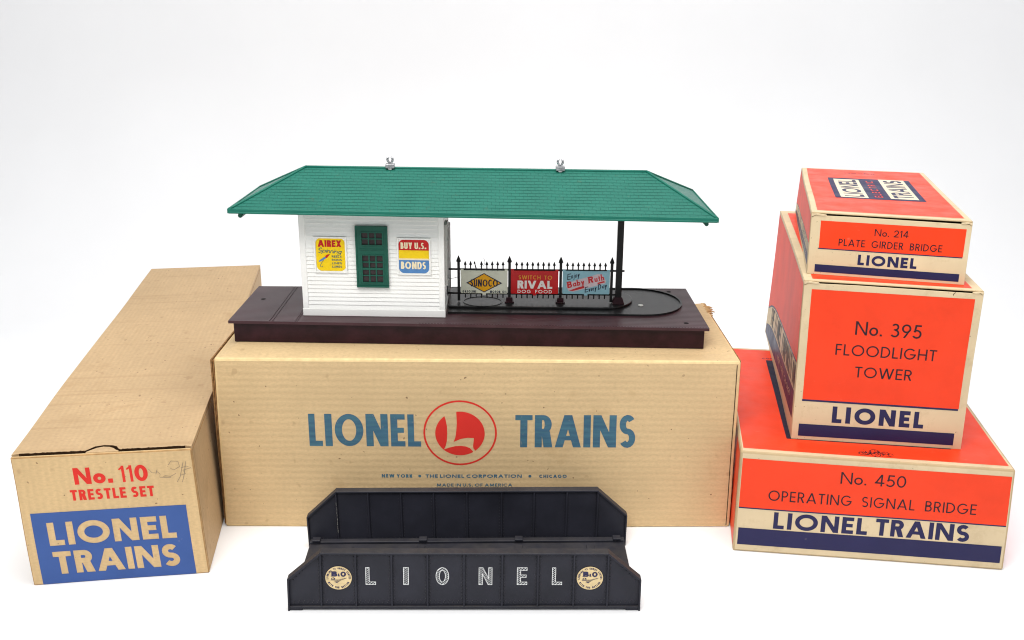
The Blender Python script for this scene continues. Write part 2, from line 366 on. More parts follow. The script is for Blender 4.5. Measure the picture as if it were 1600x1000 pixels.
WID = dict(A=.86, B=.56, C=.78, D=.72, E=.5, F=.48, G=.92, H=.7, I=0, J=.42, K=.64, L=.46, M=.92, N=.76, O=.98, P=.54, Q=.98, R=.58, S=.56, T=.56, U=.66, V=.8, W=1.15, X=.7, Y=.72, Z=.62)
WID.update({'0': .6, '1': .26, '2': .56, '3': .54, '4': .62, '5': .55, '6': .58, '7': .54, '8': .56, '9': .58, '.': 0, '&': .6, "'": 0, '-': .3, ' ': .36,
            'a': .52, 'b': .52, 'd': .52, 'e': .52, 'g': .52, 'h': .44, 'i': 0, 'j': .26, 'n': .44, 'o': .56, 'p': .52, 'r': .28, 't': .3, 'u': .44, 'v': .5, 'y': .5, '*': .3})
def glyph(c, w, t, th=None):
    h = 1.0; o = []; xh = .62
    st = lambda x: rect(x, 0, x + t, 1)[0]
    tt = t * 1.12; th = th or t * .92
    def dg(x0, y0, x1, y1, k=tt): return [(x0, y0), (x0 + k, y0), (x1 + k, y1), (x1, y1)]
    def bowl(y0, y1, x1):
        r = (y1 - y0) / 2; rx = min(r, (x1 - t) * .85); cx = x1 - rx
        return rect(t * .5, y0, cx, y0 + th) + rect(t * .5, y1 - th, cx, y1) + ring(cx, y0 + r, rx, r, th, -90, 90, 32, t)
    if c == 'A': o = [dg(0, 0, w / 2 - tt / 2, 1), dg(w - tt, 0, w / 2 - tt / 2, 1)] + rect(w * .2, .22, w * .8, .22 + th * .9)
    elif c == 'B': o = [st(0)] + bowl(0, .54 + th * .2, w) + bowl(.54 - th * .4, 1, w * .92)
    elif c == 'C': o = ring(w * .56, .5, w * .56, .5, th, 48, 312, 32, t)
    elif c == 'D': o = [st(0)] + bowl(0, 1, w)
    elif c == 'E': o = [st(0)] + rect(0, 0, w, th) + rect(0, 1 - th, w, 1) + rect(0, .5 - th * .45, w * .92, .5 + th * .5)
    elif c == 'F': o = [st(0)] + rect(0, 1 - th, w, 1) + rect(0, .5 - th * .5, w * .92, .5 + th * .45)
    elif c == 'G': o = ring(w * .5, .5, w * .5, .5, th, 42, 360, 36, t) + rect(w * .52, .5 - th * .9, w, .5)
    elif c == 'H': o = [st(0), st(w - t)] + rect(0, .5 - th / 2, w, .5 + th / 2)
    elif c == 'I': o = [st(0)]
    elif c == 'J': o = [rect(w - t, .28, w, 1)[0]] + ring(w / 2, .28, w / 2, .28, th, 200, 360, 24, t)
    elif c == 'K': o = [st(0), dg(t * .6, .38, w - tt * 1.1, 1, tt * 1.1), dg(w - tt * 1.1, 0, w * .25, .58, tt * 1.1)]
    elif c == 'L': o = [st(0)] + rect(0, 0, w, th)
    elif c == 'M': o = [dg(0, 0, w * .10, 1, t), dg(w - t, 0, w * .90 - t, 1, t), dg(w / 2 - tt / 2, .05, w * .10, 1), dg(w / 2 - tt / 2, .05, w * .90 - tt, 1)]
    elif c == 'N': o = [st(0), st(w - t), dg(w - tt, 0, 0, 1, tt)]
    elif c in 'O': o = ring(w / 2, .5, w / 2, .5, th, 0, 360, 40, t)
    elif c == '0': o = ring(w / 2, .5, w / 2, .5, th, 0, 360, 40, t)
    elif c == 'P': o = [st(0)] + bowl(.40, 1, w)
    elif c == 'R': o = [st(0)] + bowl(.42, 1, w * .95) + [dg(w - tt * 1.1, 0, w * .36, .5, tt * 1.1)]
    elif c == 'S':
        k = (1 - th) / 4; rx = (w - t) / 2; pts = []
        for i in range(13): a = R(35 + (270 - 35) * i / 12); pts.append((w / 2 + rx * .95 * math.cos(a), 1 - th / 2 - k + k * math.sin(a)))
        for i in range(1, 13): a = R(90 - (90 + 145) * i / 12); pts.append((w / 2 + rx * math.cos(a), th / 2 + k + k * math.sin(a)))
        o = stroke(pts, (t + th) / 2)
    elif c == 'T': o = rect(0, 1 - th, w, 1) + rect(w / 2 - t / 2, 0, w / 2 + t / 2, 1)
    elif c == 'U': o = [rect(0, w / 2, t, 1)[0], rect(w - t, w / 2, w, 1)[0]] + ring(w / 2, w / 2, w / 2, w / 2, th, 180, 360, 32, t)
    elif c == 'V': o = [dg(w / 2 - tt / 2, 0, 0, 1), dg(w / 2 - tt / 2, 0, w - tt, 1)]
    elif c == 'W': o = [dg(w * .27 - tt / 2, 0, 0, 1), dg(w * .27 - tt / 2, 0, w / 2 - tt / 2, 1), dg(w * .73 - tt / 2, 0, w / 2 - tt / 2, 1), dg(w * .73 - tt / 2, 0, w - tt, 1)]
    elif c == 'X': o = [dg(0, 0, w - tt, 1), dg(w - tt, 0, 0, 1)]
    elif c == 'Y': o = [rect(w / 2 - t / 2, 0, w / 2 + t / 2, .45)[0], dg(w / 2 - tt / 2, .42, 0, 1), dg(w / 2 - tt / 2, .42, w - tt, 1)]
    elif c == 'Z': o = rect(0, 0, w, th) + rect(0, 1 - th, w, 1) + [dg(0, 0, w - tt, 1)]
    elif c == '1': o = [rect(w - t, 0, w, 1)[0], [(0, .8), (w - t * .5, 1 - th * .02), (w - t * .5, 1 - th * 1.15), (w * .12, .8 - th * .55)]]
    elif c == '2':
        r = w / 2; rr = (w - t) / 2; pts = [(r + rr * math.cos(R(175 - 215 * i / 10)), 1 - r + rr * math.sin(R(175 - 215 * i / 10)) * 1.0) for i in range(11)] + [(t * .6, th * .6)]
        o = stroke(pts, t) + rect(0, 0, w, th)
    elif c == '3':
        a_ = ring(w * .46, .745, w * .44, .255, th, -90, 150, 30, t); b_ = ring(w * .46, .29, w * .52, .29, th, -150, 90, 34, t)
        o = a_ + b_ + rect(w * .3, .5, w * .48, .5 + th * .8)
    elif c == '4': o = [rect(w * .62, 0, w * .62 + t, 1)[0], dg(0, .24, w * .62 - t * .1, 1, t * 1.1)] + rect(0, .22, w, .22 + th)
    elif c == '5': o = rect(w * .2, 1 - th, w * .92, 1) + [[(w * .12, .46), (w * .12 + t, .46), (w * .2 + t, 1), (w * .2, 1)]] + ring(w * .46, .325, w * .54, .325, th, -150, 140, 34, t)
    elif c == '9': o = ring(w / 2, .68, w / 2, .32, th, 0, 360, 32, t) + [[(w * .22, 0), (w * .22 + tt, 0), (w, .64), (w - tt, .58)]]
    elif c == '8': o = ring(w / 2, .74, w * .44, .26, th, 0, 360, 28, t) + ring(w / 2, .28, w / 2, .28, th, 0, 360, 28, t)
    elif c == '6': o = ring(w / 2, .32, w / 2, .32, th, 0, 360, 32, t) + [[(0, .36), (tt, .42), (w * .8, 1), (w * .8 - tt, 1)]]
    elif c == '.': o = rect(0, 0, t * 1.1, t * 1.1)
    elif c == '*': o = ell(w / 2, .5, w / 2, w / 2, 14)
    elif c == '&': o = ring(w * .42, .76, w * .3, .24, th, 0, 360, 24, t * .8) + ring(w * .4, .28, w * .4, .28, th, 60, 330, 24, t) + [dg(w - tt, 0, w * .2, .7)]
    # lower case, also used slanted as script
    elif c == 'o': o = ring(w / 2, xh / 2, w / 2, xh / 2, th, 0, 360, 32, t)
    elif c in 'abdgp':
        o = ring(w / 2, xh / 2, w / 2, xh / 2, th, 0, 360, 28, t)
        if c == 'a': o += rect(w - t, 0, w, xh)
        if c == 'b': o += rect(0, 0, t, 1.05)
        if c == 'd': o += rect(w - t, 0, w, 1.05)
        if c == 'p': o += rect(0, -.38, t, xh)
        if c == 'g': o += rect(w - t, -.15, w, xh) + ring(w / 2, -.12, w / 2, .28, th, 200, 360, 20, t)
    elif c == 'e': o = ring(w / 2, xh / 2, w / 2, xh / 2, th, 0, 320, 30, t) + rect(t * .5, xh / 2 - th * .5, w - t * .3, xh / 2 + th * .3)
    elif c in 'hn': o = rect(0, 0, t, 1.05 if c == 'h' else xh) + ring(w / 2, xh - w / 2, w / 2, w / 2, th, 0, 180, 24, t) + rect(w - t, 0, w, xh - w / 2)
    elif c == 'u': o = rect(w - t, 0, w, xh) + ring(w / 2, w / 2, w / 2, w / 2, th, 180, 360, 24, t) + rect(0, w / 2, t, xh)
    elif c == 'r': o = rect(0, 0, t, xh) + ring(w * .6, xh * .6, w * .6, xh * .4, th, 40, 160, 24, t)
    elif c == 'i': o = rect(0, 0, t, xh) + rect(0, xh + .14, t, xh + .14 + t)
    elif c == 'j': o = rect(w - t, -.2, w, xh) + rect(w - t, xh + .14, w, xh + .14 + t) + ring(w - t - .06, -.18, .06 + t, .2, th, 250, 360, 20, t)
    elif c == 't': o = rect(w * .3, 0, w * .3 + t, .9) + rect(0, xh - th, w, xh)
    elif c == 'v': o = [dg(w / 2 - tt / 2, 0, 0, xh), dg(w / 2 - tt / 2, 0, w - tt, xh)]
    elif c == 'y': o = [dg(w / 2 - tt / 2, 0, 0, xh), dg(w * .12, -.38, w - tt, xh)]
    return o

def text(s, x, y, h, width=None, t=.14, gap=.16, slant=0.0, ang=0.0, serif=0.0, center=False, space=None, th=None):
    """word outlines, cap height h at baseline (x, y); letters scale sideways until the line has the given width"""
    nat = 0; fix = 0
    ws = []
    for i, c in enumerate(s):
        if c == ' ': ws.append(None); fix += (space if space is not None else WID[' ']); continue
        if WID[c] < .05: ws.append((0, t * (1.1 if c == '.' else 1))); fix += ws[-1][1]
        else: ws.append((WID[c], 0)); nat += WID[c]
        if i < len(s) - 1: fix += gap
    k = 1.0
    if width: k = max(.25, (width / h - fix) / nat)
    total = nat * k + fix
    cx = -total / 2 if center else 0.0
    out = []; ca, sa = math.cos(R(ang)), math.sin(R(ang))
    for i, c in enumerate(s):
        if ws[i] is None: cx += (space if space is not None else WID[' ']); continue
        wd = ws[i][0] * k + ws[i][1]
        g = glyph(c, wd, min(t, wd * .48) if ws[i][0] else t, th)
        if serif and c.isalpha():
            g = g + [p for q in [rect(-serif, 0, t + serif, serif * .9)] for p in q]
            if c in 'BRbh' or c.isupper(): g = g + rect(-serif, 1 - serif * .9, t + serif, 1)
        for p in g:
            pp = []
            for px, py in p:
                X = (cx + px + slant * py) * h; Y = py * h
                pp.append((x + X * ca - Y * sa, y + X * sa + Y * ca))
            out.append(pp)
        cx += wd + (gap if i < len(s) - 1 else 0)
    return out
def arc_text(s, cx, cy, r, h, a0, a1, t=.22, inward=False):
    out = []
    n = len(s)
    for i, c in enumerate(s):
        if c == ' ': continue
        a = a0 + (a1 - a0) * (i + .5) / n
        rot = a - 90 if not inward else a + 90
        bx, by = (r, 0), None
        rr = r if not inward else r + h
        px, py = cx + rr * math.cos(R(a)), cy + rr * math.sin(R(a))
        out += text(c, px, py, h, h * .62 if WID[c] > .05 else None, t, 0, 0, rot, 0, True)
    return out

def inside(p, poly):
    x, y = p; c = False; n = len(poly); j = n - 1
    for i in range(n):
        (xi, yi), (xj, yj) = poly[i], poly[j]
        if (yi > y) != (yj > y) and x < (xj - xi) * (y - yi) / (yj - yi) + xi: c = not c
        j = i
    return c
def region(polys, minus=None, only=None):
    """union of polygons, less others, as non-overlapping triangles"""
    groups = [polys, minus or [], only or []]
    vs = []; es = []; ps = []
    for gi, g in enumerate(groups):
        for p in g:
            base = len(vs); n = len(p)
            vs += [Vector((a, b)) for a, b in p]; es += [(base + i, base + (i + 1) % n) for i in range(n)]
            xs = [q[0] for q in p]; ys = [q[1] for q in p]
            ps.append((gi, min(xs), max(xs), min(ys), max(ys), p))
    V, E, F, _, _, _ = delaunay_2d_cdt(vs, es, [], 0, 1e-4)
    keep = []
    for f in F:
        cx = sum(V[i][0] for i in f) / len(f); cy = sum(V[i][1] for i in f) / len(f); k = set()
        for gi, x0, x1, y0, y1, p in ps:
            if gi not in k and x0 <= cx <= x1 and y0 <= cy <= y1 and inside((cx, cy), p): k.add(gi)
        if 0 in k and 1 not in k and (only is None or 2 in k): keep.append(list(f))
    return [tuple(v) for v in V], keep

def boundary_strokes(polys, t):
    V, F = region(polys); cnt = {}
    for f in F:
        for i in range(len(f)):
            e = tuple(sorted((f[i], f[(i + 1) % len(f)]))); cnt[e] = cnt.get(e, 0) + 1
    out = []
    for (a, b), n in cnt.items():
        if n == 1:
            (x, y), (X, Y) = V[a], V[b]; d = math.hypot(X - x, Y - y) or 1
            ex, ey = (X - x) / d * t / 2, (Y - y) / d * t / 2
            out += stroke([(x - ex, y - ey), (X + ex, Y + ey)], t)
    return out

def ink(name, parent, polys, mat, place, fn, minus=None, cut=None, only=None, tri=None):
    """a printed layer: 2D outlines in mm laid on a face by place(u, v) -> local metres"""
    V, F = tri or region(polys, minus, only)
    bm = bmesh.new(); vs = [bm.verts.new(place(a * .001, b * .001)) for a, b in V]
    for f in F:
        try: bm.faces.new([vs[i] for i in f])
        except ValueError: pass
    for v in [v for v in bm.verts if not v.link_faces]: bm.verts.remove(v)
    for ax in range(3):
        st = (cut or (.012, .012, .012))[ax]
        lo = min(v.co[ax] for v in bm.verts); hi = max(v.co[ax] for v in bm.verts)
        if hi - lo < 1e-6: continue
        k = math.floor(lo / st) + 1
        while k * st < hi:
            no = [0, 0, 0]; no[ax] = 1; co = [0, 0, 0]; co[ax] = k * st + 1.37e-5
            bmesh.ops.bisect_plane(bm, geom=bm.verts[:] + bm.edges[:] + bm.faces[:], plane_co=co, plane_no=no, dist=1e-7); k += 1
    return finish(bm, name, mat, parent, fn)
def on_front(off, y=0.0): return lambda a, b: (a, y - off, b)
def on_top(off, H): return lambda a, b: (a, b, H + off)
def on_left(off): return lambda a, b: (-off, a, b)

# ------------------------------------------------------------------ the setting: a white paper sweep
mb = MB()
prof = [(-2.2, 0.0), (0.42, 0.0)]
Rc = 0.34
for i in range(1, 13):
    a = R(90 * i / 12); prof.append((0.42 + Rc * math.sin(a), Rc - Rc * math.cos(a)))
prof += [(0.42 + Rc + 0.02, 1.2), (0.42 + Rc + 0.04, 2.2)]
rows = [[mb.bm.verts.new((x, y, z)) for x in (-2.6, -1.2, 0, 1.2, 2.6)] for y, z in prof]
for a, b in zip(rows, rows[1:]):
    for i in range(4): mb.bm.faces.new((a[i], a[i + 1], b[i + 1], b[i]))
o = mb.build('backdrop', 'white_sheet', smooth=True); o['kind'] = 'structure'

# ------------------------------------------------------------------ box placement: eight measured corners each
HEX = {
 'C': ([0.4076, 0.1556, 0.1442], [(-0.2307,-0.0885,0.0000),(0.1782,-0.0844,0.0000),(-0.2320,0.0670,0.0000),(0.1770,0.0712,0.0000),(-0.2294,-0.0859,0.1442),(0.1768,-0.0856,0.1442),(-0.2307,0.0696,0.1442),(0.1758,0.0698,0.1442)]),
 'T': ([0.1236, 0.5102, 0.1031], [(-0.3463,-0.1749,0.0000),(-0.2240,-0.1565,0.0000),(-0.4217,0.3297,0.0000),(-0.2993,0.3481,0.0000),(-0.3498,-0.1752,0.1031),(-0.2275,-0.1589,0.1031),(-0.4240,0.3286,0.1031),(-0.3011,0.3494,0.1031)]),
 'B': ([0.1982, 0.2414, 0.0839], [(0.1729,-0.1201,0.0000),(0.3720,-0.1461,0.0000),(0.2085,0.1201,0.0000),(0.4038,0.0924,0.0000),(0.1744,-0.1178,0.0839),(0.3680,-0.1473,0.0839),(0.2085,0.1201,0.0839),(0.4038,0.0924,0.0839)]),
 'M': ([0.1254, 0.2637, 0.1265], [(0.2180,-0.0947,0.0839),(0.3425,-0.1119,0.0839),(0.2608,0.1680,0.0839),(0.3876,0.1479,0.0839),(0.2170,-0.0896,0.2104),(0.3396,-0.1157,0.2104),(0.2644,0.1671,0.2104),(0.3848,0.1441,0.2104)]),
 'P': ([0.1122, 0.2296, 0.0465], [(0.2240,-0.0713,0.2104),(0.3317,-0.1008,0.2104),(0.2774,0.1613,0.2104),(0.3835,0.1229,0.2104),(0.2252,-0.0639,0.2569),(0.3341,-0.0945,0.2569),(0.2742,0.1429,0.2569),(0.3802,0.1178,0.2569)]),
 'G': ([0.247, 0.0937, 0.0473], [(-0.1554,-0.2047,0.0000),(0.0912,-0.2020,0.0000),(-0.1572,-0.1145,0.0000),(0.0903,-0.1076,0.0000),(-0.1537,-0.2063,0.0473),(0.0907,-0.2044,0.0473),(-0.1591,-0.1113,0.0473),(0.0913,-0.1052,0.0473)]),
}
WARP = dict(C=.0010, T=.0012, B=.0009, M=.0010, P=.0009)
def hexmap(k, lift=0.0):
    (L, W, H), c = HEX[k]; c = [Vector(q) for q in c]
    def f(p):
        u, v, w_ = p[0] / L, p[1] / W, p[2] / H
        nz = noise.noise_vector(Vector((p[0] * 9 + ord(k), p[1] * 8, p[2] * 11))) * WARP.get(k, 0)
        q = Vector((nz.x, nz.y, lift))
        for i in range(8):
            q += c[i] * ((u if i & 1 else 1 - u) * (v if i & 2 else 1 - v) * (w_ if i & 4 else 1 - w_))
        return q
    return f
def base_of(k):
    c = HEX[k][1]; q = sum((Vector(p) for p in c[:4]), Vector()) / 4; return (round(q.x, 4), round(q.y, 4), round(q.z, 4))

# station frame (deck plane is slightly tilted and twisted, as the old moulding is)
SX, SY, SYAW, SL, SW, SH = -0.2237, -0.0582, 0.0162, 0.381, 0.1068, 0.0184
CTOP = 0.1442
def smap(p):
    px, py, pz = p
    z = CTOP + pz - 0.00405 * (px - SL / 2) + 0.00075 * py - 0.01183 * (px - SL / 2) * (1 - py / SW)
    c, s = math.cos(SYAW), math.sin(SYAW)
    return Vector((SX + px * c - py * s, SY + px * s + py * c, z))

# ------------------------------------------------------------------ long kraft box under the station
box = thing('cardboard_box', 'wide kraft corrugated box with teal lettering and red round emblem, standing under the toy station', 'box', base_of('C'))
hx = hexmap('C'); L, W, H = HEX['C'][0]
def sstep(a, b, x):
    q = max(0, min(1, (x - a) / (b - a))); return q * q * (3 - 2 * q)
def cmap(p):
    """the lid has sunk and warped to the station standing on it"""
    q = hx(p)
    if p[2] > H * 0.5:
        c, s = math.cos(SYAW), math.sin(SYAW); dx, dy = q.x - SX, q.y - SY
        lx, ly = dx * c + dy * s, -dx * s + dy * c
        lx = max(-.01, min(SL + .01, lx)); ly = max(-.01, min(SW, ly))
        d = -0.00405 * (lx - SL / 2) + 0.00075 * ly - 0.01183 * (lx - SL / 2) * (1 - ly / SW) - 0.0003
        mk = sstep(0.0, 0.026, p[1]) * sstep(-.001, 0.012, p[0]) * sstep(-.001, 0.022, L - p[0])
        mk *= sstep(H * .97, H, p[2])
        q.z += d * mk
    return q
mb = MB(); mb.box(0, L, 0, W, 0, H)
body = mb.build('box_body', ['kraft_h', 'kraft_worn'], box, cmap, bevel=0.0020, seg=2, cut=(.012, .012, .012), bmat=1)
# end flaps standing a little proud of each end, layers with dark gaps
mb = MB()
def lean(v, a, b): return v
for x0, x1, y0 in ((-.0012, -.0003, .002), (-.0030, -.0018, .003)):
    v = mb.box(x0, x1, y0, W - .004, .0015, H - .002)
fl = mb.build('end_flap', 'kraft_edge', box, lambda p: hx((p[0] * (0.45 + 0.75 * p[2] / H), p[1], p[2])), bevel=.0002, seg=1, cut=(0, 0, .02))
mb = MB(); mb.box(-.0011, -.0003, .0065, W - .004, .0015, H - .0025)
mb2 = MB(); mb2.box(L + .0002, L + .0011, .006, W - .02, .001, H - .0015)
fr = mb2.build('end_flap', 'kraft_edge', box, hx, bevel=.0002, seg=1)
mb.bm.free()
# strip of raw board edge with a crack's shade painted dark along the right-hand front corner
mb = MB()
mb.box(L - .0034, L - .0028, -.00022, .0004, .002, H - .003)
mb.build('corner_crack_shade', 'kraft_dark', box, hx, cut=(0, 0, .012))
# torn back corner
mb = MB()
rnd = random.Random(4)
for k in range(16):
    y = W - .036 + k * .0023; ln = rnd.uniform(.0015, .0062) if 2 < k < 13 else .0015
    wv = rnd.uniform(.0016, .0034); dz = rnd.uniform(-.001, .0018); sk = rnd.uniform(-.003, .003)
    mb.prism([(L - .0025, y), (L + ln * .5, y + sk * .4), (L + ln, y + sk), (L + ln * .6, y + wv * .8 + sk * .3), (L - .0025, y + wv)], H - .0013 + dz * .2, H - .0004 + dz * .4)
mb.build('torn_edge', 'torn_kraft', box, hx)
F = lambda off: on_front(off)
ink('printed_lettering', box, text('LIONEL', 71.1, 71.4, 27.4, 87.4, .205, .075, th=.165), 'teal', F(.00014), hx)
ink('printed_lettering', box, text('TRAINS', 232.9, 71.1, 27.6, 96.0, .205, .07, th=.155), 'teal', F(.00014), hx)
ink('emblem_ring', box, ring(189.4, 83.2, 29.0, 27.7, 1.45, 0, 360, 72), 'red_ink', F(.00014), hx)
# the big L cut out of a red disc (outline read in emblem units)
E_ = lambda px, py: (189.4 + (px - 601) * 29.0 / 443, 83.2 - (py - 512) * 27.7 / 394)
Lcut = [E_(*q) for q in ((412, 295), (430, 355), (444, 430), (446, 520), (440, 610), (425, 670), (405, 712), (470, 690), (540, 672), (610, 667), (670, 675), (720, 695), (765, 745), (782, 722), (762, 700), (757, 670), (762, 620), (768, 572), (690, 568), (610, 582), (522, 620), (545, 560), (556, 480), (562, 400), (560, 320), (556, 225), (480, 210))]
Lcut = Lcut[:-2] + [E_(556, 200), E_(400, 200)]
ink('emblem_disc', box, ell(189.3, 82.8, 19.5, 18.7, 64), 'red_ink', F(.00014), hx, minus=[Lcut])
ink('printed_lettering', box, text('NEW YORK', 126.4, 44.4, 2.9, 24.5, .29, .24) + text('*', 155.6, 44.6, 2.4, 2.4, .3) + text('THE LIONEL CORPORATION', 161.5, 44.4, 2.9, 77.0, .29, .24) +
    text('*', 243.8, 44.6, 2.4, 2.4, .3) + text('CHICAGO', 252.4, 44.4, 2.8, 22.0, .29, .24), 'teal', F(.00014), hx)
ink('printed_lettering', box, text('MADE IN U.S. OF AMERICA', 170.5, 36.6, 2.7, 60.4, .22, .24), 'teal', F(.00014), hx)

# ------------------------------------------------------------------ long kraft box lying towards the back
box = thing('cardboard_box', 'long kraft box with blue printed panel on its end, beside the wide box', 'box', base_of('T'))
hx = hexmap('T'); L, W, H = HEX['T'][0]
TH = .0034
mb = MB(); mb.box(0, L, .0030, W, 0, H - TH)
mb.build('box_body', ['kraft_v', 'kraft_fold'], box, hx, bevel=.0008, cut=(.012, .012, .012), bmat=1)
mb = MB(); mb.box(.004, L - .004, .0031, .0070, H - TH + .00003, H - TH + .00012); mb.box(.047, .0765, .0071, .0130, H - TH + .00003, H - TH + .00012)
mb.build('lid_gap_shade', 'kraft_dark', box, hx, cut=(.012, .012, 0))  # dark strips painting the shade below the lid gap
tab = [(50.5, 2.9), (53.0, 5.6), (56.6, 9.0), (60.9, 10.6), (65.5, 9.6), (68.7, 7.4), (71.0, 4.2), (73.0, 2.9)]
tab = [(a * .001, b * .001) for a, b in tab]
g = .0021
mb = MB(); mb.box(0, L, 0, .0028, 0, H - .0010)
front = mb.build('front_flap', ['kraft_x', 'kraft_fold'], box, hx, bevel=.0008, cut=(.012, 0, .012), bmat=1)
mb = MB(); mb.prism([(tab[0][0], .0020)] + tab + [(tab[-1][0], .0020)], H - TH + .0002, H - .0003)
mb.build('thumb_tab', 'kraft_v', box, hx, bevel=.0002, seg=1)
rn = random.Random(3)
edge = []
x = 0.0045
while x < .0495: edge.append((x, .0049 + rn.uniform(-.0005, .0005))); x += .0016
edge += [(a + (-g if a < .06 else g if a > .064 else 0) * .8, b + (g if .053 < a < .0705 else .0010)) for a, b in tab]
x = .0755
while x < L - .004: edge.append((x, .0047 + rn.uniform(-.0005, .0005))); x += .0016
mb = MB(); mb.prism([(0, .0031)] + edge + [(L, .0031), (L, W), (0, W)], H - TH + .0001, H)
for f_ in mb.bm.faces:
    c_ = f_.calc_center_median()
    if abs(c_.z - H) > .0004 and abs(c_.z - H + TH) > .0004 and c_.y < .02 and .003 < c_.x < L - .003: f_.material_index = 1
mb.build('top_panel', ['kraft_v', 'kraft_dark'], box, hx, bevel=.0003, seg=1, cut=(.012, .012, 0))
ink('printed_lettering', front, text('No. 110', 40.2, 79.0, 13.0, 51.0, .235, .11, space=.25), 'red_ink', F(.00014), hx)
ink('printed_lettering', front, text('TRESTLE SET', 35.8, 66.5, 8.4, 58.0, .23, .13, space=.3), 'red_ink', F(.00014), hx)
lt = text('LIONEL', 16.2, 31.6, 18.6, 88.6, .255, .13) + text('TRAINS', 16.6, 8.0, 18.6, 87.8, .25, .10)
ink('printed_panel', front, rect(6.6, .4, 114.3, 58.2), 'blue_ink', F(.00014), hx, minus=lt)
pz = lambda x, y: (93.1 + (x - 870) * .1191, 86.8 - (y - 278) * .138)
scr = []
for pl in ([(862, 268), (880, 290), (905, 292), (912, 272), (900, 300)], [(905, 280), (925, 300), (920, 318), (985, 322), (940, 316)], [(950, 310), (985, 316), (1018, 300)],
           [(980, 250), (1000, 228), (1040, 232), (1045, 262), (1010, 280), (990, 270)], [(1052, 270), (1085, 262), (1110, 272), (1060, 285), (1075, 305), (1045, 312)], [(1068, 240), (1040, 320), (1018, 350)], [(1085, 235), (1062, 318), (1048, 352)]):
    scr += stroke([pz(*q) for q in pl], .32)
ink('pencil_scribble', front, scr, 'pencil', F(.00016), hx)
mb = MB()
sc2 = stroke([(46.5, 62), (50, 66), (57, 64), (52, 60), (48.5, 63)], .4)
mb.bm.free()

# ------------------------------------------------------------------ orange cartons
def carton_body(k, root, slit, bevel, top_mat):
    hx = hexmap(k); L, W, H = HEX[k][0]
    bm = MB()
    if not slit:
        bm.box(0, L, 0, W, 0, H)
        return hx, bm.build('box_body', ['cream', 'fold'], root, hx, bevel=bevel, seg=2, cut=(.012, .012, .012), bmat=1), None
    t = .0011; dpt = .014
    xs = [0, t, L - t, L]; zs = [0, t, H - t, H]
    v = {}
    for i, x in enumerate(xs):
        for j, z in enumerate(zs):
            v[i, j] = bm.bm.verts.new((x, 0.0006, z))
    inn = {(i, j): bm.bm.verts.new((xs[i], dpt, zs[j])) for i in (1, 2) for j in (1, 2)}
    for i in range(3):
        for j in range(3):
            if (i, j) == (1, 1): continue
            bm.bm.faces.new((v[i, j], v[i + 1, j], v[i + 1, j + 1], v[i, j + 1]))
    bm.bm.faces.new((inn[1, 1], inn[2, 1], inn[2, 2], inn[1, 2])).material_index = 1
    for a, b in (((1, 1), (2, 1)), ((2, 1), (2, 2)), ((2, 2), (1, 2)), ((1, 2), (1, 1))):
        bm.bm.faces.new((v[a], v[b], inn[b], inn[a])).material_index = 1
    bk = {(i, j): bm.bm.verts.new((xs[i], W, zs[j])) for i in range(4) for j in range(4)}
    for i in range(3):
        for j in range(3): bm.bm.faces.new((bk[i, j], bk[i, j + 1], bk[i + 1, j + 1], bk[i + 1, j]))
        bm.bm.faces.new((v[i, 3], v[i + 1, 3], bk[i + 1, 3], bk[i, 3])); bm.bm.faces.new((v[i, 0], bk[i, 0], bk[i + 1, 0], v[i + 1, 0]))
        bm.bm.faces.new((v[0, i], v[0, i + 1], bk[0, i + 1], bk[0, i])); bm.bm.faces.new((v[3, i], bk[3, i], bk[3, i + 1], v[3, i + 1]))
    body = bm.build('box_body', ['cream', 'slit', 'fold'], root, hx, bevel=bevel * .45, seg=1, cut=(.012, .012, .012), bmat=2)
    sl = MB()
    q = .0019 if k == 'M' else .0022
    pts = [(0.0002, .0002), (L - .0002, .0002), (L - .0002, H - q - .0016), (L - .0022, H - q - .0002), (L * .7, H - q), (L * .3, H - q + .0003), (.0034, H - q - .0001), (.0004, H - q - .0018)]
    sl.prism(pts, -.0004, .0005, 'Y')
    flap = sl.build('front_flap', 'cream', root, hx, bevel=.0002, seg=1, cut=(.012, 0, .012))
    # bent dog-ears where the flap is tucked in
    for s_, x in ((0, .0003), (1, L - .0003)):
        ear = MB()
        wd = (.011 if s_ == 0 else -.0075)
        ear.prism([(x, H - q - .0012), (x + wd * .3, H - q + .0004), (x + wd * .7, H - q - .0003), (x + wd, H - q + .0002), (x + wd * .95, H - q + .0007), (x + wd * .4, H - q + .0013), (x, H - q + .0008)], -.0010, .0012, 'Y')
        ear.build('flap_ear', 'cream', flap, hx, bevel=.0001, seg=1)
    return hx, body, flap

# bottom carton
box = thing('orange_carton', 'flat wide orange and cream carton printed No. 450, bottom of the stack', 'box', base_of('B'), 'orange cartons in the stack')
hx, body, _ = carton_body('B', box, False, .0016, 'orange_top'); L, W, H = HEX['B'][0]
pn = ink('printed_panel', box, rect(2.0, 37.9, 196, 78.4), 'orange', F(.00014), hx)
ink('printed_lettering', pn, text('No. 450', 74.8, 63.4, 9.6, 47.6, .12, .14, space=.5), 'black_ink', F(.00026), hx)
ink('printed_lettering', pn, text('OPERATING SIGNAL BRIDGE', 23.2, 45.2, 8.6, 151.0, .115, .17, space=.7), 'black_ink', F(.00026), hx)
ink('printed_rule', box, rect(2.0, 37.0, 196, 38.0), 'navy', F(.00018), hx)
ink('printed_lettering', box, text('LIONEL', 28.6, 21.6, 14.0, 69.4, .235, .17) + text('TRAINS', 103.9, 21.9, 14.2, 67.6, .225, .12), 'navy', F(.00014), hx)
ink('printed_stripe', box, rect(3.0, 6.2, 194.9, 20.5), 'navy', F(.00018), hx)
T_ = lambda off: on_top(off, H)
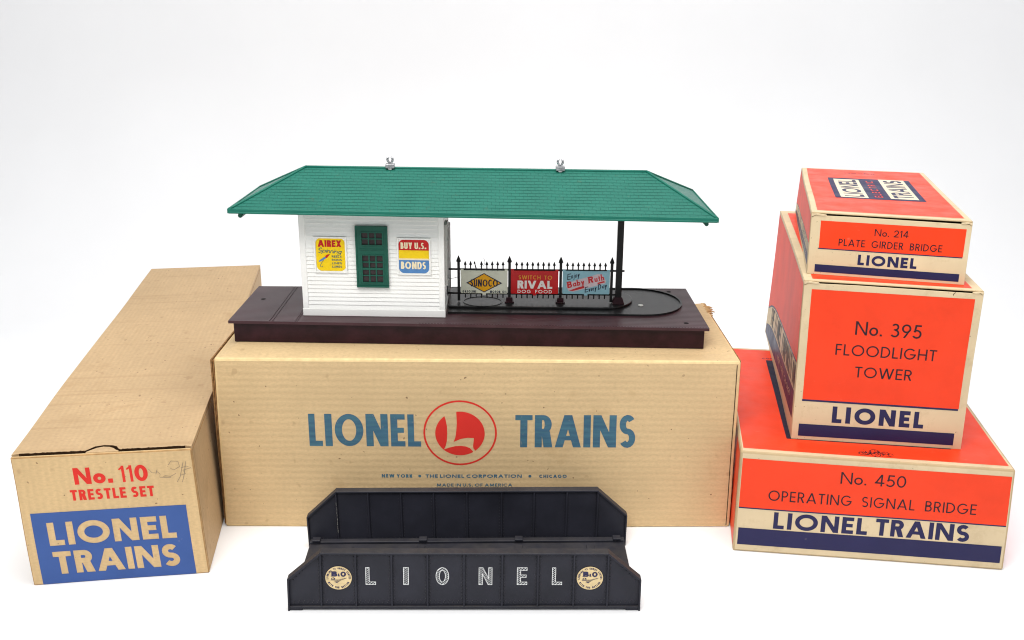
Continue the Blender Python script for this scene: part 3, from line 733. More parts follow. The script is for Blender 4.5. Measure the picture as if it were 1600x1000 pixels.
tp = ink('top_panel', box, rect(2.4, 6.2, 195, 236), 'orange_top', T_(.00014), hx)
ink('printed_logo_block', tp, rect(37.0, 29.0, 160.0, 208), 'navy_block', T_(.00026), hx)
ink('printed_lettering', tp, text('COPR', 34, 211, 3, 12, .2, .2), 'navy', T_(.00026), hx)
rs = random.Random(11); seal = []
seal += ring(101, 13, 4.0, 6.8, .5)
for k in range(120):
    a = rs.gauss(0, 4.6); b = rs.gauss(0, 2.8) * (1 - min(.9, abs(a) / 14))
    if abs(a) > 12: continue
    seal += stroke([(101 + a, 13 + b), (101 + a + rs.uniform(-1.2, 1.2), 13 + b + rs.uniform(-1.6, 1.6))], rs.uniform(.25, .6))
for s_ in (-1, 1):
    seal += ring(101 + s_ * 7.4, 13, 3.0, 3.6, .5, 20 if s_ > 0 else 160, 230 if s_ > 0 else 380)
    seal += ring(101 + s_ * 10.8, 11.5, 2.0, 2.6, .5, 0, 260) + stroke([(101 + s_ * 5, 9.5), (101 + s_ * 9, 8.4), (101 + s_ * 13, 10.5)], .5)
ink('printed_seal', tp, seal, 'black_ink', T_(.00026), hx)
ink('side_panel', box, rect(3.5, 3, 238, H * 1000 - 3), 'orange', on_left(.00014), hx)
ink('side_panel', box, rect(3.5, 3, W * 1000 - 3.5, H * 1000 - 3), 'orange', lambda a, b: (L + .00014, a, b), hx)

# middle carton
box = thing('orange_carton', 'tall square orange and cream carton printed No. 395, middle of the stack', 'box', base_of('M'), 'orange cartons in the stack')
hx, body, flap = carton_body('M', box, True, .0012, 'orange_top'); L, W, H = HEX['M'][0]
FF = lambda off: on_front(off + .0004)
pn = ink('printed_panel', flap, rect(6.0, 33.4, 119.8, 120.2), 'orange', FF(.00014), hx)
ink('printed_lettering', flap, text('No. 395', 39.7, 87.2, 10.6, 46.8, .125, .13, space=.45), 'black_ink', FF(.00026), hx)
ink('printed_lettering', flap, text('FLOODLIGHT', 27.0, 70.5, 8.7, 72.0, .125, .17), 'black_ink', FF(.00026), hx)
ink('printed_lettering', flap, text('TOWER', 42.5, 53.7, 8.5, 41.0, .125, .17), 'black_ink', FF(.00026), hx)
ink('printed_rule', flap, rect(5.8, 31.9, 119.4, 33.4), 'navy', FF(.00018), hx)
ink('printed_lettering', flap, text('LIONEL', 29.0, 15.6, 13.4, 66.8, .265, .21), 'navy', FF(.00014), hx)
ink('printed_stripe', flap, rect(5.0, 3.2, 119.0, 13.2), 'navy', FF(.00014), hx)
ink('staple_mark', flap, stroke([(104.6, 122.1), (105.0, 123.6), (105.6, 124.2), (106.2, 124.2)], .5), 'slit', FF(.0002), hx)
T_ = lambda off: on_top(off, H)
ink('top_panel', box, rect(6.5, 6.0, 118.5, 252), 'orange_top', T_(.00014), hx)
def side_print(box, hx, W, H, sz):
    """the side: orange above a wavy band with lettering, dark band, pale margin"""
    s = sz / 126.5
    def pw(tb, y):
        y = y * 263.7 / (W * 1000)
        for (x0, a0), (x1, a1) in zip(tb, tb[1:]):
            if y <= x1: return (a0 + (a1 - a0) * (y - x0) / (x1 - x0)) * s
        return tb[-1][1] * s
    TOPC = [(0, 62), (55, 57), (105, 53), (153, 49), (185, 46.3), (203, 44), (220, 41), (235, 37.2), (250, 31.5), (264, 26)]
    LOWC = [(0, 37.7), (83, 30.4), (157, 25.6), (195, 22.8), (215, 20.6), (232, 17.6), (250, 13), (264, 9.8)]
    ys = [6 + (W * 1000 - 12) * i / 40 for i in range(41)]
    cv = lambda tb, o_: [(y, pw(tb, y) + o_) for y in ys]
    top = cv(TOPC, 0); t2 = cv(TOPC, -1.6 * s); n1 = cv(LOWC, 0); n2 = [(y, max(2.0, 15 * s - 13.5 * s * (y / (W * 1000)) ** 1.2)) for y in ys]
    ink('side_panel', box, [[(2.0, H * 1000 - 2.6)] + [(2.0, top[0][1])] + top + [(W * 1000 - 2, top[-1][1]), (W * 1000 - 2, H * 1000 - 2.6)]], 'orange_side', on_left(.00014), hx)
    ink('side_rule', box, [top[i:i + 2] + t2[i:i + 2][::-1] for i in range(40)], 'navy', on_left(.00018), hx)
    ink('side_band', box, [n1[i:i + 2] + n2[i:i + 2][::-1] for i in range(40)], 'navy', on_left(.00014), hx)
    # lettering in the pale band reads from the back to the front, seen from the left
    word = 'THE LIONEL CORPORATION'; out = []; x = W * 1000 * .86
    st_ = (W * 1000 * .86 - 4) / len(word)
    for c in word:
        if c != ' ':
            base = pw(LOWC, x) + 2.2 * s; hh = .80 * (pw(TOPC, x) - pw(LOWC, x))
            for p in text(c, 0, 0, hh, st_ * .80 if WID[c] > .05 else None, .125, .1):
                out.append([(x - a, base + b) for a, b in p])
        x -= st_
    ink('side_lettering', box, out, 'black_ink', on_left(.0002), hx)
    word = 'NEW YORK CHICAGO'; out = []; x = W * 1000 * .52; st_ = W * 1000 * .42 / len(word)
    for c in word:
        if c != ' ':
            for p in text(c, 0, 0, 4.5 * s, st_ * .7 if WID[c] > .05 else None, .17, .1):
                out.append([(x - a, pw(LOWC, x) - 11 * s + b) for a, b in p])
        x -= st_
    ink('side_lettering', box, out, 'cream', on_left(.00026), hx)
side_print(box, hx, W, H, 126.5)
ink('side_panel', box, rect(3.5, H * 420, W * 1000 - 3.5, H * 1000 - 3), 'orange', lambda a, b: (L + .00014, a, b), hx)

# top carton
box = thing('orange_carton', 'low orange and cream carton with navy block on its lid, top of the stack', 'box', base_of('P'), 'orange cartons in the stack')
hx, body, flap = carton_body('P', box, True, .0010, 'orange_top'); L, W, H = HEX['P'][0]
ink('printed_panel', flap, rect(7.3, 20.2, 108.5, 40.6), 'orange', FF(.00014), hx)
ink('printed_lettering', flap, text('No. 214', 46.0, 31.7, 5.1, 23.6, .13, .15, space=.5), 'black_ink', FF(.00026), hx)
ink('printed_lettering', flap, text('PLATE GIRDER BRIDGE', 21.2, 22.9, 5.1, 72.6, .135, .17, space=.75), 'black_ink', FF(.00026), hx)
ink('printed_rule', flap, rect(6.6, 19.5, 108.2, 20.2), 'navy', FF(.00018), hx)
ink('printed_lettering', flap, text('LIONEL', 36.0, 9.5, 7.7, 41.8, .265, .21), 'navy', FF(.00014), hx)
ink('printed_stripe', flap, rect(5.4, 2.3, 107.8, 7.9), 'navy', FF(.00014), hx)
T_ = lambda off: on_top(off, H)
tp = ink('top_panel', box, rect(4.6, 9.0, 107.8, 226), 'orange_top', T_(.00014), hx)
ink('printed_logo_block', tp, rect(21.6, 69.9, 91.2, 174.6), 'navy', T_(.00026), hx)
l1 = text('LIONEL', 45.0, 78.5, 15.5, 86, .22, .14, ang=90); l2 = text('TRAINS', 83.8, 80.0, 15.5, 90, .22, .12, ang=90)
ink('printed_logo_block', tp, rect(26.1, 74.2, 47.8, 168), 'cream_light', T_(.00034), hx, minus=l1)
ink('printed_logo_block', tp, rect(65.0, 76.2, 86.6, 174.2), 'cream_light', T_(.00034), hx, minus=l2)
ink('printed_lettering', tp, text('ELECTRIC', 59.6, 80, 6.4, 82, .2, .8, ang=90), 'orange', T_(.00034), hx)
rs = random.Random(5); sm = []
for k in range(26):
    a = rs.uniform(-13, 13); sm += stroke([(52 + a, 205 + rs.uniform(-3, 3)), (52 + a + rs.uniform(-2, 2), 205 + rs.uniform(-3, 3))], .6)
ink('printed_seal', tp, sm, 'navy', T_(.00026), hx)
side_print(box, hx, W, H, 46.5)
ink('side_panel', box, rect(3.5, H * 420, W * 1000 - 3.5, H * 1000 - 3), 'orange', lambda a, b: (L + .00014, a, b), hx)

# ------------------------------------------------------------------ plate girder bridge
br = thing('girder_bridge', 'black plastic toy plate girder bridge with cream round emblems, lying in front of the boxes', 'toy bridge', base_of('G'))
hx = hexmap('G'); L, W, H = HEX['G'][0]
C1, CZ = .0236, .0258
def outline(o_=0.0, zb=.0016):
    return [(o_, zb), (L - o_, zb), (L - o_, CZ - o_ * .4), (L - C1 - o_ * .4, H - o_), (C1 + o_ * .4, H - o_), (o_, CZ - o_ * .4)]
RIBS = [.0235, .0478, .0728, .0978, .1232, .1498, .1747, .1998, .2236]
def girder(side):
    s = (lambda y: y) if side == 0 else (lambda y: W - y)
    mb = MB()
    def bx(x0, x1, y0, y1, z0, z1): a, b = sorted((s(y0), s(y1))); mb.box(x0, x1, a, b, z0, z1)
    def pr(poly, y0, y1): a, b = sorted((s(y0), s(y1))); mb.prism(poly, a, b, 'Y')
    pr(outline(.0006), .0024, .0044)                      # web plate
    # flange running along the top, the slopes and the ends
    path = [(0, 0.0), (0, CZ), (C1, H), (L - C1, H), (L, CZ), (L, 0.0)]
    inn = [(.0013, 0.0), (.0013, CZ - .0006), (C1 + .0006, H - .0014), (L - C1 - .0006, H - .0014), (L - .0013, CZ - .0006), (L - .0013, 0.0)]
    pr(path + inn[::-1], 0.0, .0066)
    bx(.0013, L - .0013, .0006, .0056, .0016, .0034)      # bottom flange
    bx(0.0014, .0100, 0.0008, .0062, 0.0, .0016); bx(L - .0100, L - .0014, 0.0008, .0062, 0.0, .0016)   # feet
    for x in RIBS:
        for y0, y1 in ((.0006, .0024), (.0044, .0062)):
            bx(x - .0006, x + .0006, y0, y1, .0034, H - .0014)
    ob = mb.build('girder_side', 'bridge', br, hx, bevel=.00025, seg=1, cut=(.03, 0, 0))
    return ob
gs = [girder(0), girder(1)]
for side in (0, 1):
    mb = MB()
    for fy, sg in ((.0024, -1), (.0044, 1)):
        if side == 1: fy, sg = W - fy, -sg
        def rv(x, z):
            r = .00058 if (sg < 0) == (side == 0) else .0004; b = [mb.bm.verts.new((x + r * math.cos(a * math.pi / 3), fy, z + r * math.sin(a * math.pi / 3))) for a in range(6)]
            tpv = mb.bm.verts.new((x, fy + sg * (.00055 if r > .0005 else .00025), z))
            for i in range(6): mb.bm.faces.new((b[i], b[(i + 1) % 6], tpv))
        n = 74
        for i in range(n):
            x = .004 + (L - .008) * i / (n - 1)
            rv(x, .0056); rv(x + .0008, .0072)
            if C1 + .002 < x < L - C1 - .002: rv(x, H - .0028)
        for x in RIBS:
            for k in range(14): rv(x - .0016, .009 + k * .0026); rv(x + .0016, .009 + k * .0026)
        for k in range(9):
            q = k / 8
            for s_ in (0, 1):
                x = .004 + q * .018; z = CZ - .0015 + q * (H - CZ - .0015)
                rv(x if not s_ else L - x, z)
    mb.build('rivets', 'bridge', gs[side], hx)
mb = MB()
mb.box(.002, L - .002, .0069, W - .0069, .0042, .0062)
mb.box(.002, L - .002, .0069, .0120, .0064, .0082); mb.box(.002, L - .002, W - .0120, W - .0069, .0064, .0082)
for x in (.004, .086, .160, .236): mb.box(x, x + .0062, W - .0130, W - .0074, .0083, .0100)
for x in (.030, .085, .16, .215): mb.box(x, x + .006, .016, W - .016, .0063, .0072)
mb.build('bridge_floor', 'bridge', br, hx, bevel=.0003, seg=1, cut=(.03, 0, 0))
mb = MB(); mb.lathe(L - .0085, .0250, [(.0021, .0063), (.0021, .0066)], 14)
mb.build('floor_hole_disc', 'pale_spot', br, hx)  # pale disc standing for a hole, white table showing through
rs = random.Random(8); sc_ = []
z = 13.0
while z < 38:
    ln = rs.uniform(.6, 2.2); sc_ += stroke([(23.5 + rs.uniform(-.25, .25), z), (23.5 + rs.uniform(-.25, .25), z + ln)], rs.uniform(.25, .6)); z += ln + rs.uniform(.1, 1.2)
ink('chalky_scuff', gs[1], sc_, 'scuff', lambda a, b: (a, W - .0063, b), hx)
PW = .0024     # web plane
fr_ = gs[0]
def fplace(off): return lambda a, b: (a, PW - off, b)
hat = []
for c, x0, x1 in (('L', 54.7, 61.5), ('I', 81.2, 84.2), ('O', 103.6, 112.5), ('N', 133.6, 142.7), ('E', 160.3, 167.1), ('L', 184.8, 191.5)):
    if c == 'I': gl = rect(x0 - .2, 20.6, x1 + .2, 34.4)
    else: gl = text(c, x0, 20.6, 13.8, x1 - x0, .17)
    ol = boundary_strokes(gl, .36)
    st = []
    k = -12
    while k < 26:
        b = 20 + k * 1.0; st.append([(x0 - 3, b), (x0 - 3, b + .40), (x1 + 3, b + .40 + (x1 - x0 + 6) * .8), (x1 + 3, b + (x1 - x0 + 6) * .8)]); k += 1.7
    V, Fc = region(gl, None, st); V2, F2 = region(ol)
    ink('hatched_letter', fr_, None, 'decal_white', fplace(.00020), hx, tri=(V, Fc))
    ink('letter_outline', fr_, None, 'decal_white', fplace(.00026), hx, tri=(V2, F2))
for cx in (35.7, 211.1):
    cy = 26.0
    em = ink('round_emblem', fr_, ell(cx, cy, 9.2, 9.4, 48), 'decal_cream', fplace(.00036), hx)
    t_ = arc_text('LINKING 13 GREAT STATES', cx, cy, 7.1, 1.45, 188, -8, .26) + arc_text('WITH THE NATION', cx, cy, 7.0, 1.45, 205, 335, .26, True)
    ink('emblem_lettering', fr_, t_, 'decal_navy', fplace(.00046), hx)
    t_ = text('B', cx - 4.9, cy + 1.2, 4.2, 4.1, .30, 0, 0, 0, .09) + text('&', cx - .6, cy + 1.3, 2.4, 1.7, .26) + text('O', cx + 1.4, cy + 1.0, 4.2, 3.9, .29)
    dome = [[(cx - 5.6, cy - 1.9), (cx - 4.8, cy + .1), (cx - 3.4, cy + .5), (cx - 2.4, cy - .4), (cx - 2.2, cy - 1.9)], [(cx - 2.0, cy - 1.4), (cx + 6.2, cy + .2), (cx + 2, cy - 1.9), (cx - 1.2, cy - 4.0), (cx - 3.0, cy - 3.2)]]
    cuts = [s for i in range(5) for s in stroke([(cx - 3.4 + i * .4, cy - 3.4 + i * .55), (cx + 4.5 - i * .2, cy - 1.7 + i * .5)], .28)] + stroke([(cx - 5.4, cy - 1.1), (cx - 2.2, cy - 1.0)], .3) + ell(cx - 3.9, cy - .4, .6, .5, 10)
    ink('emblem_lettering', fr_, t_, 'decal_navy', fplace(.00046), hx)
    ink('emblem_drawing', fr_, dome, 'decal_navy', fplace(.00046), hx, minus=cuts)

# ------------------------------------------------------------------ toy freight station
so = tuple(smap((SL / 2, SW / 2, 0)))
st = thing('toy_station', 'toy freight station with green hipped roof and white hut, on the wide kraft box', 'toy station', so)
CUT = (.02, .02, 0)
mb = MB()
mb.box(.0030, SL - .0030, .0036, SW - .0036, 0, SH - .0023)
base = mb.build('platform_base', 'maroon', st, smap, bevel=.0003, seg=1, cut=CUT)
mb = MB()
mb.box(0, SL, 0, SW, SH - .0022, SH)
for x in (.0318, .0342, .0520, .0535):
    mb.box(x, x + .0006, .0016, SW - .0016, SH + .00001, SH + .0004)
for i in range(96):           # moulded edging dots along the front and back of the deck
    x = .150 + i * .0024
    mb.box(x, x + .0013, .0012, .0018, SH + .00001, SH + .00022)
    mb.box(x, x + .0013, SW - .0018, SW - .0012, SH + .00001, SH + .00022)
deck = mb.build('platform_deck', 'maroon_deck', st, smap, bevel=0, cut=CUT)
for x, y in ((.0134, .0643), (.3645, .0123), (.3642, .0966)):
    mb = MB(); mb.lathe(x, y, [(.0021, SH + .00006), (.0021, SH + .00010)], 16)
    mb.build('screw_hole_disc', 'hole', deck, smap)  # flat dark disc painting the shade of a hole
# baggage tray: stadium with raised rim, inner platform and a round ridge
def stadium(x0, xc, yc, r, n=18, ry=None):
    ry = ry or r
    return [(x0, yc - ry)] + [(xc + r * math.cos(R(-90 + 180 * i / n)), yc + ry * math.sin(R(-90 + 180 * i / n))) for i in range(n + 1)] + [(x0, yc + ry)]
mb = MB()
X0 = .1715
mb.prism(stadium(X0, .3325, .0652, .0364), SH + .0001, SH + .0006)
oo = stadium(X0, .3325, .0652, .0374); ii = stadium(X0, .3325, .0652, .0360)
for i in range(len(oo) - 1):
    a, b, c, d = oo[i], oo[i + 1], ii[i + 1], ii[i]
    v = [mb.bm.verts.new((p[0], p[1], z)) for z in (SH + .00005, SH + .0017) for p in (a, b, c, d)]
    for q in ((4, 5, 6, 7), (0, 1, 5, 4), (3, 7, 6, 2)): mb.bm.faces.new([v[k] for k in q])
mb.build('tray', 'tray_black', st, smap, cut=CUT)
ZP = SH + .0025
mb = MB(); mb.prism(stadium(X0, .3000, .0700, .0280), SH + .0006, ZP)
pl = mb.build('tray_platform', 'tray_black', st, smap, bevel=.0006, cut=CUT)
mb = MB()
for r0, r1, z1 in ((.0158, .0166, .0004),):
    n = 40
    for i in range(n):
        a, b = 2 * math.pi * i / n, 2 * math.pi * (i + 1) / n
        P = lambda r, an, z: (.1998 + r * math.cos(an), .0552 + r * .86 * math.sin(an), z)
        v = [mb.bm.verts.new(P(r, an, z)) for z in (ZP, ZP + z1) for r, an in ((r1, a), (r1, b), (r0, b), (r0, a))]
        for q in ((4, 5, 6, 7), (0, 1, 5, 4), (3, 7, 6, 2)): mb.bm.faces.new([v[k] for k in q])
mb.build('round_ridge', 'tray_black', pl, smap)
mb = MB(); mb.lathe(.3335, .0550, [(.0022, SH + .0006), (.0022, SH + .0011), (.0012, SH + .0013)], 18)
mb.build('pale_hole_disc', 'pale_spot', st, smap)  # pale disc standing for a hole with white behind it

# hut
HX0, HX1, HY0, HY1, HZ0, HZ1 = .0562, .1700, .0175, .0930, SH, .1075
mb = MB()
mb.box(HX0 + .0012, HX1 - .0012, HY0 + .0012, HY1 - .0012, HZ0, HZ1)
nrow = 24; zb, zt = HZ0 + .0062, .1042
for k in range(nrow):                       # clapboards, each a little wedge
    z0 = zb + (zt - zb) * k / nrow; z1 = zb + (zt - zb) * (k + 1) / nrow
    z1m = z1 - .00025
    for face in range(4):
        pr = [(HY0 + .0003, z0), (HY0 + .0010, z1m), (HY0 + .0013, z1m), (HY0 + .0013, z0)]
        if face == 0: mb.prism(pr, HX0 + .0045, HX1 - .0045, 'X')
        elif face == 1: mb.prism([(HY0 + HY1 - a, b) for a, b in pr], HX0 + .0045, HX1 - .0045, 'X')
        elif face == 2: mb.prism([(HX0 + a - HY0, b) for a, b in pr], HY0 + .0045, HY1 - .0045, 'Y')
        else: mb.prism([(HX1 - a + HY0, b) for a, b in pr], HY0 + .0045, HY1 - .0045, 'Y')
house = mb.build('hut_walls', 'white_plastic', st, smap, cut=CUT)
mb = MB()
for x in (HX0, HX1 - .0046):
    for y in (HY0, HY1 - .0046): mb.box(x, x + .0046, y, y + .0046, HZ0 + .0060, HZ1 - .0003)
mb.box(HX0 - .0003, HX1 + .0003, HY0 - .0004, HY1 + .0004, HZ0 + .00005, HZ0 + .0061)
mb.build('corner_trim', 'white_plastic', house, smap, bevel=.0003, seg=1, cut=CUT)
def green_window(x0, z1, wx, hz, place, parent, mat='window_green'):
    """sash window: frame, upper light and lower lights with glazing bars, dark behind"""
    mb = MB()
    a, b = x0, x0 + wx; zt, zb_ = z1, z1 - hz
    px0, px1 = a + wx * .195, a + wx * .83
    up0, up1 = zt - hz * .305, zt - hz * .108
    lo0, lo1 = zb_ + hz * .083, zt - hz * .475
    B = lambda u0, u1, y0, y1, z0, z1_, m_=0: mb.box(*place(u0, u1, y0, y1), z0, z1_, m_)
    B(a, px0, 0, .0016, zb_, zt); B(px1, b, 0, .0016, zb_, zt)
    B(px0, px1, 0, .0016, up1, zt); B(px0, px1, 0, .0016, lo1, up0); B(px0, px1, 0, .0016, zb_, lo0)
    e = .0012
    B(a, b, .0016, .0022, zt - e, zt); B(a, b, .0016, .0026, zb_, zb_ + e * 1.3)
    B(a, a + e, .0016, .0022, zb_ + e * 1.3, zt - e); B(b - e, b, .0016, .0022, zb_ + e * 1.3, zt - e)
    B(a + .003, b - .003, .0016, .0021, zt - hz * .385, zt - hz * .370)
    B(px0 - .0011, px1 + .0011, .0016, .0020, up1, up1 + .0009); B(px0 - .0011, px1 + .0011, .0016, .0020, up0 - .0009, up0)
    B(px0 - .0011, px1 + .0011, .0016, .0020, lo1, lo1 + .0009); B(px0 - .0011, px1 + .0011, .0016, .0020, lo0 - .0009, lo0)
    B(px0 - .0011, px0, .0016, .0020, up0, up1); B(px1, px1 + .0011, .0016, .0020, up0, up1); B(px0 - .0011, px0, .0016, .0020, lo0, lo1); B(px1, px1 + .0011, .0016, .0020, lo0, lo1)
    for i in (1, 2):
        x = px0 + (px1 - px0) * i / 3
        B(x - .0005, x + .0005, .0004, .0012, up0, up1); B(x - .0005, x + .0005, .0004, .0012, lo0, lo1)
    zz = (up0 + up1) / 2; B(px0, px1, .0004, .0013, zz - .0004, zz + .0004)
    for i in (1, 2, 3):
        zz = lo0 + (lo1 - lo0) * i / 4; hh = .0008 if i == 2 else .0004
        B(px0, px1, .0004, .0013, zz - hh, zz + hh)
    B(px0, px1, -.0004, .0002, up0, up1, 1); B(px0, px1, -.0004, .0002, lo0, lo1, 1)
    return mb.build('sash_window', [mat, 'window_dark' if mat == 'window_green' else 'hut_shade'], parent, smap)
fp = lambda u0, u1, y0, y1: (u0, u1, HY0 - .0001 - y1 + .0004, HY0 + .0003 - y0)
green_window(.1003, .0930, .0254, .0497, fp, house)
rp = lambda u0, u1, y0, y1: (HX1 - .0003 + y0, HX1 - .0003 + y1, u0, u1)
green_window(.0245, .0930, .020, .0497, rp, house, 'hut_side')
# door in the side wall towards the shelter
mb = MB()
mb.box(HX1 + .0003, HX1 + .0014, .060, .0840, HZ0 + .0062, .0830); mb.box(HX1 + .0014, HX1 + .0020, .0605, .0630, HZ0 + .0063, .0828); mb.box(HX1 + .0014, HX1 + .0020, .081, .0835, HZ0 + .0063, .0828)
mb.box(HX1 + .0014, HX1 + .0020, .0630, .081, .050, .053)
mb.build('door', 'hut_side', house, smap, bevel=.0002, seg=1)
# framed posters on the hut front
def poster_frame(x0, x1, z0, z1):
    mb = MB(); e = .0013
    y0, y1 = HY0 - .0009, HY0 + .0008
    mb.box(x0, x1, y0, y1, z1 - e, z1); mb.box(x0, x1, y0, y1, z0, z0 + e)
    mb.box(x0, x0 + e, y0, y1, z0 + e, z1 - e); mb.box(x1 - e, x1, y0, y1, z0 + e, z1 - e)
    mb.box(x0 + e, x1 - e, HY0 - .0001, y1, z0 + e, z1 - e)
    return mb.build('poster_frame', 'white_plastic', st, smap, bevel=.0002, seg=1)
hp = lambda off: (lambda a, b: (a, HY0 - .0001 - off, b))
f1 = poster_frame(.0673, .0931, .0546, .0838)
mm = 1000
px0, px1, pz0, pz1 = 68.9, 91.9, 56.1, 82.6
ink('poster_sheet', f1, rrect(px0, pz0, px1, pz1, 4.0), 'p_yellow', hp(.00014), smap)
ink('poster_lettering', f1, text('AIREX', px0 + 1.6, 75.6, 5.4, 18.6, .27, .07), 'p_red', hp(.00024), smap)
spin = text('S', px0 + 1.2, 70.8, 4.2, 3.0, .15, .05, .3) + text('pinning', px0 + 4.6, 71.1, 3.6, 15.0, .14, .07, .35, -4)
ink('poster_lettering', f1, spin, 'p_teal', hp(.00024), smap)
ink('poster_lettering', f1, [p for i, wd in enumerate(('REELS', 'RODS', 'LINES', 'LURES')) for p in text(wd, px0 + 12.2, 67.0 - i * 2.75, 1.7, 7.8, .22, .18)], 'p_teal', hp(.00024), smap)
bait = [[(px0 + 1.6, 64.0), (px0 + 6.2, 67.3), (px0 + 8.6, 68.2), (px0 + 7.8, 66.4), (px0 + 4.5, 64.2), (px0 + 2.2, 63.3)]]
ink('poster_drawing', f1, bait, 'p_blue', hp(.00024), smap)
ink('poster_drawing', f1, [[(px0 + 6.6, 67.2), (px0 + 8.4, 69.3), (px0 + 11.0, 69.8), (px0 + 9.6, 68.0), (px0 + 8.2, 66.6)]], 'p_red', hp(.00030), smap)
ink('poster_drawing', f1, stroke([(px0 + 5.6, 64.6), (px0 + 4.0, 62.6), (px0 + 3.0, 60.6), (px0 + 3.2, 59.2), (px0 + 4.4, 59.4), (px0 + 4.8, 60.2)], .35), 'p_teal', hp(.00030), smap)
f2 = poster_frame(.1327, .1593, .0538, .0838)
q0, q1, r0, r1 = 134.1, 157.9, 55.2, 82.4
sheet = rrect(q0, r0, q1, r1, 4.0)
for nm, a, b, mt in (('poster_sheet', r0 - 1, 65.9, 'p_blue'), ('poster_sheet', 65.9, 67.2, 'p_cream'), ('poster_sheet', 67.2, 73.8, 'p_yellow'), ('poster_sheet', 73.8, r1 + 1, 'p_red')):
    ink(nm, f2, sheet, mt, hp(.00014), smap, None, None, rect(q0 - 1, a, q1 + 1, b))
ink('poster_lettering', f2, text('BUY U.S.', q0 + 1.6, 75.0, 5.2, 20.2, .22, .10, space=.25) + text('BONDS', q0 + 1.5, 58.6, 6.0, 19.8, .22, .10), 'p_cream', hp(.00024), smap)

# roof
EX0, EX1, EY0, EY1, EZ = .0090, .3800, -.0045, .1005, .1058
RX0, RX1, RY, RZ = .0588, .3320, .0480, .1338
FZ = EZ + .0026
mb = MB(); shl = mb.bm.verts.layers.float_vector.new('shg')
NR = 15
def lerp(a, b, q): return tuple(a[i] + (b[i] - a[i]) * q for i in range(len(a)))
def slope(e0, e1, t0, t1, mat=0):
    """one roof slope in stepped shingle courses from the eave e0-e1 up to t0-t1"""
    n = (Vector(e1) - Vector(e0)).cross(Vector(t0) - Vector(e0)).normalized()
    if n.z < 0: n = -n
    ln = (Vector(lerp(t0, t1, .5)) - Vector(lerp(e0, e1, .5))).length
    ex = (Vector(e1) - Vector(e0)).normalized()
    row = ln / NR
    lift = .00013
    prev = None
    for k in range(NR):
        a0, a1 = lerp(e0, t0, k / NR), lerp(e1, t1, k / NR); b0, b1 = lerp(e0, t0, (k + 1) / NR), lerp(e1, t1, (k + 1) / NR)
        a0, a1 = Vector(a0) + n * lift, Vector(a1) + n * lift; b0, b1 = Vector(b0), Vector(b1)
        if prev:
            q = [mb.bm.verts.new(p) for p in (prev[0], prev[1], a1, a0)]
            for v_ in q: v_[shl] = ((v_.co - Vector(e0)).dot(ex), k * .0036 + .0001, 0)
            mb.bm.faces.new(q).material_index = mat
        q = [mb.bm.verts.new(p) for p in (a0, a1, b1, b0)]
        for v_, rr in zip(q, (0, 0, 1, 1)): v_[shl] = ((v_.co - Vector(e0)).dot(ex), (k + rr) * .0036 + (.0001 if rr == 0 else -.0001), 0)
        mb.bm.faces.new(q).material_index = mat
        prev = (b0, b1)
A, Bc, Cc, D = (EX0, EY0, FZ), (EX1, EY0, FZ), (EX1, EY1, FZ), (EX0, EY1, FZ)
r0_, r1_ = (RX0, RY, RZ), (RX1, RY, RZ)
slope(A, Bc, r0_, r1_); slope(Cc, D, r1_, r0_); slope(D, A, r0_, r0_); slope(Bc, Cc, r1_, r1_)
# soffit below
lo = [mb.bm.verts.new(p) for p in ((EX0, EY0, EZ), (EX1, EY0, EZ), (EX1, EY1, EZ), (EX0, EY1, EZ))]
f = mb.bm.faces.new(lo[::-1]); f.material_index = 1
hi = [mb.bm.verts.new(p) for p in (A, Bc, Cc, D)]
for i in range(4): mb.bm.faces.new((lo[i], lo[(i + 1) % 4], hi[(i + 1) % 4], hi[i])).material_index = 1
bmesh.ops.recalc_face_normals(mb.bm, faces=[f_ for f_ in mb.bm.faces if f_.material_index == 1])
bm = mb.bm
for ax, stp in ((0, .02), (1, .02)):
    k = 1 if ax == 0 else 0
    while k * stp < (.38 if ax == 0 else .1):
        no = [0, 0, 0]; no[ax] = 1; co = [0, 0, 0]; co[ax] = k * stp + 1.3e-5
        bmesh.ops.bisect_plane(bm, geom=bm.verts[:] + bm.edges[:] + bm.faces[:], plane_co=co, plane_no=no, dist=1e-7); k += 1
for f_ in bm.faces:
    f_.normal_update()
    if f_.material_index == 0 and f_.normal.z < 0: f_.normal_flip()
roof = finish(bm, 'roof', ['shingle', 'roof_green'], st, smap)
mb = MB()
def sub(a, b, n=14): return [lerp(a, b, i / n) for i in range(n + 1)]
upz = lambda p, d: (p[0], p[1], p[2] + d)
for a, b, rr in ((r0_, r1_, .0011), (A, r0_, .0011), (Bc, r1_, .0011), (Cc, r1_, .0011), (D, r0_, .0011)):
    mb.tube([upz(p, .0002) for p in sub(a, b)], rr, 8)
mb.build('ridge_caps', 'roof_green', roof, smap, smooth=True)
mb = MB()
for a, b in ((A, Bc), (Bc, Cc), (Cc, D), (D, A)):
    x0, x1 = sorted((a[0], b[0])); y0, y1 = sorted((a[1], b[1]))
    e = .0013
    if y0 == y1: mb.box(x0 - .0011, x1 + .0011, y0 - (.0012 if y0 < RY else -.0001), y0 + (-.0001 if y0 < RY else .0012), EZ - .0003, EZ + .0034)
    else: mb.box(x0 - (.0012 if x0 < .1 else -.0001), x0 + (-.0001 if x0 < .1 else .0012), y0, y1, EZ - .0003, EZ + .0034)
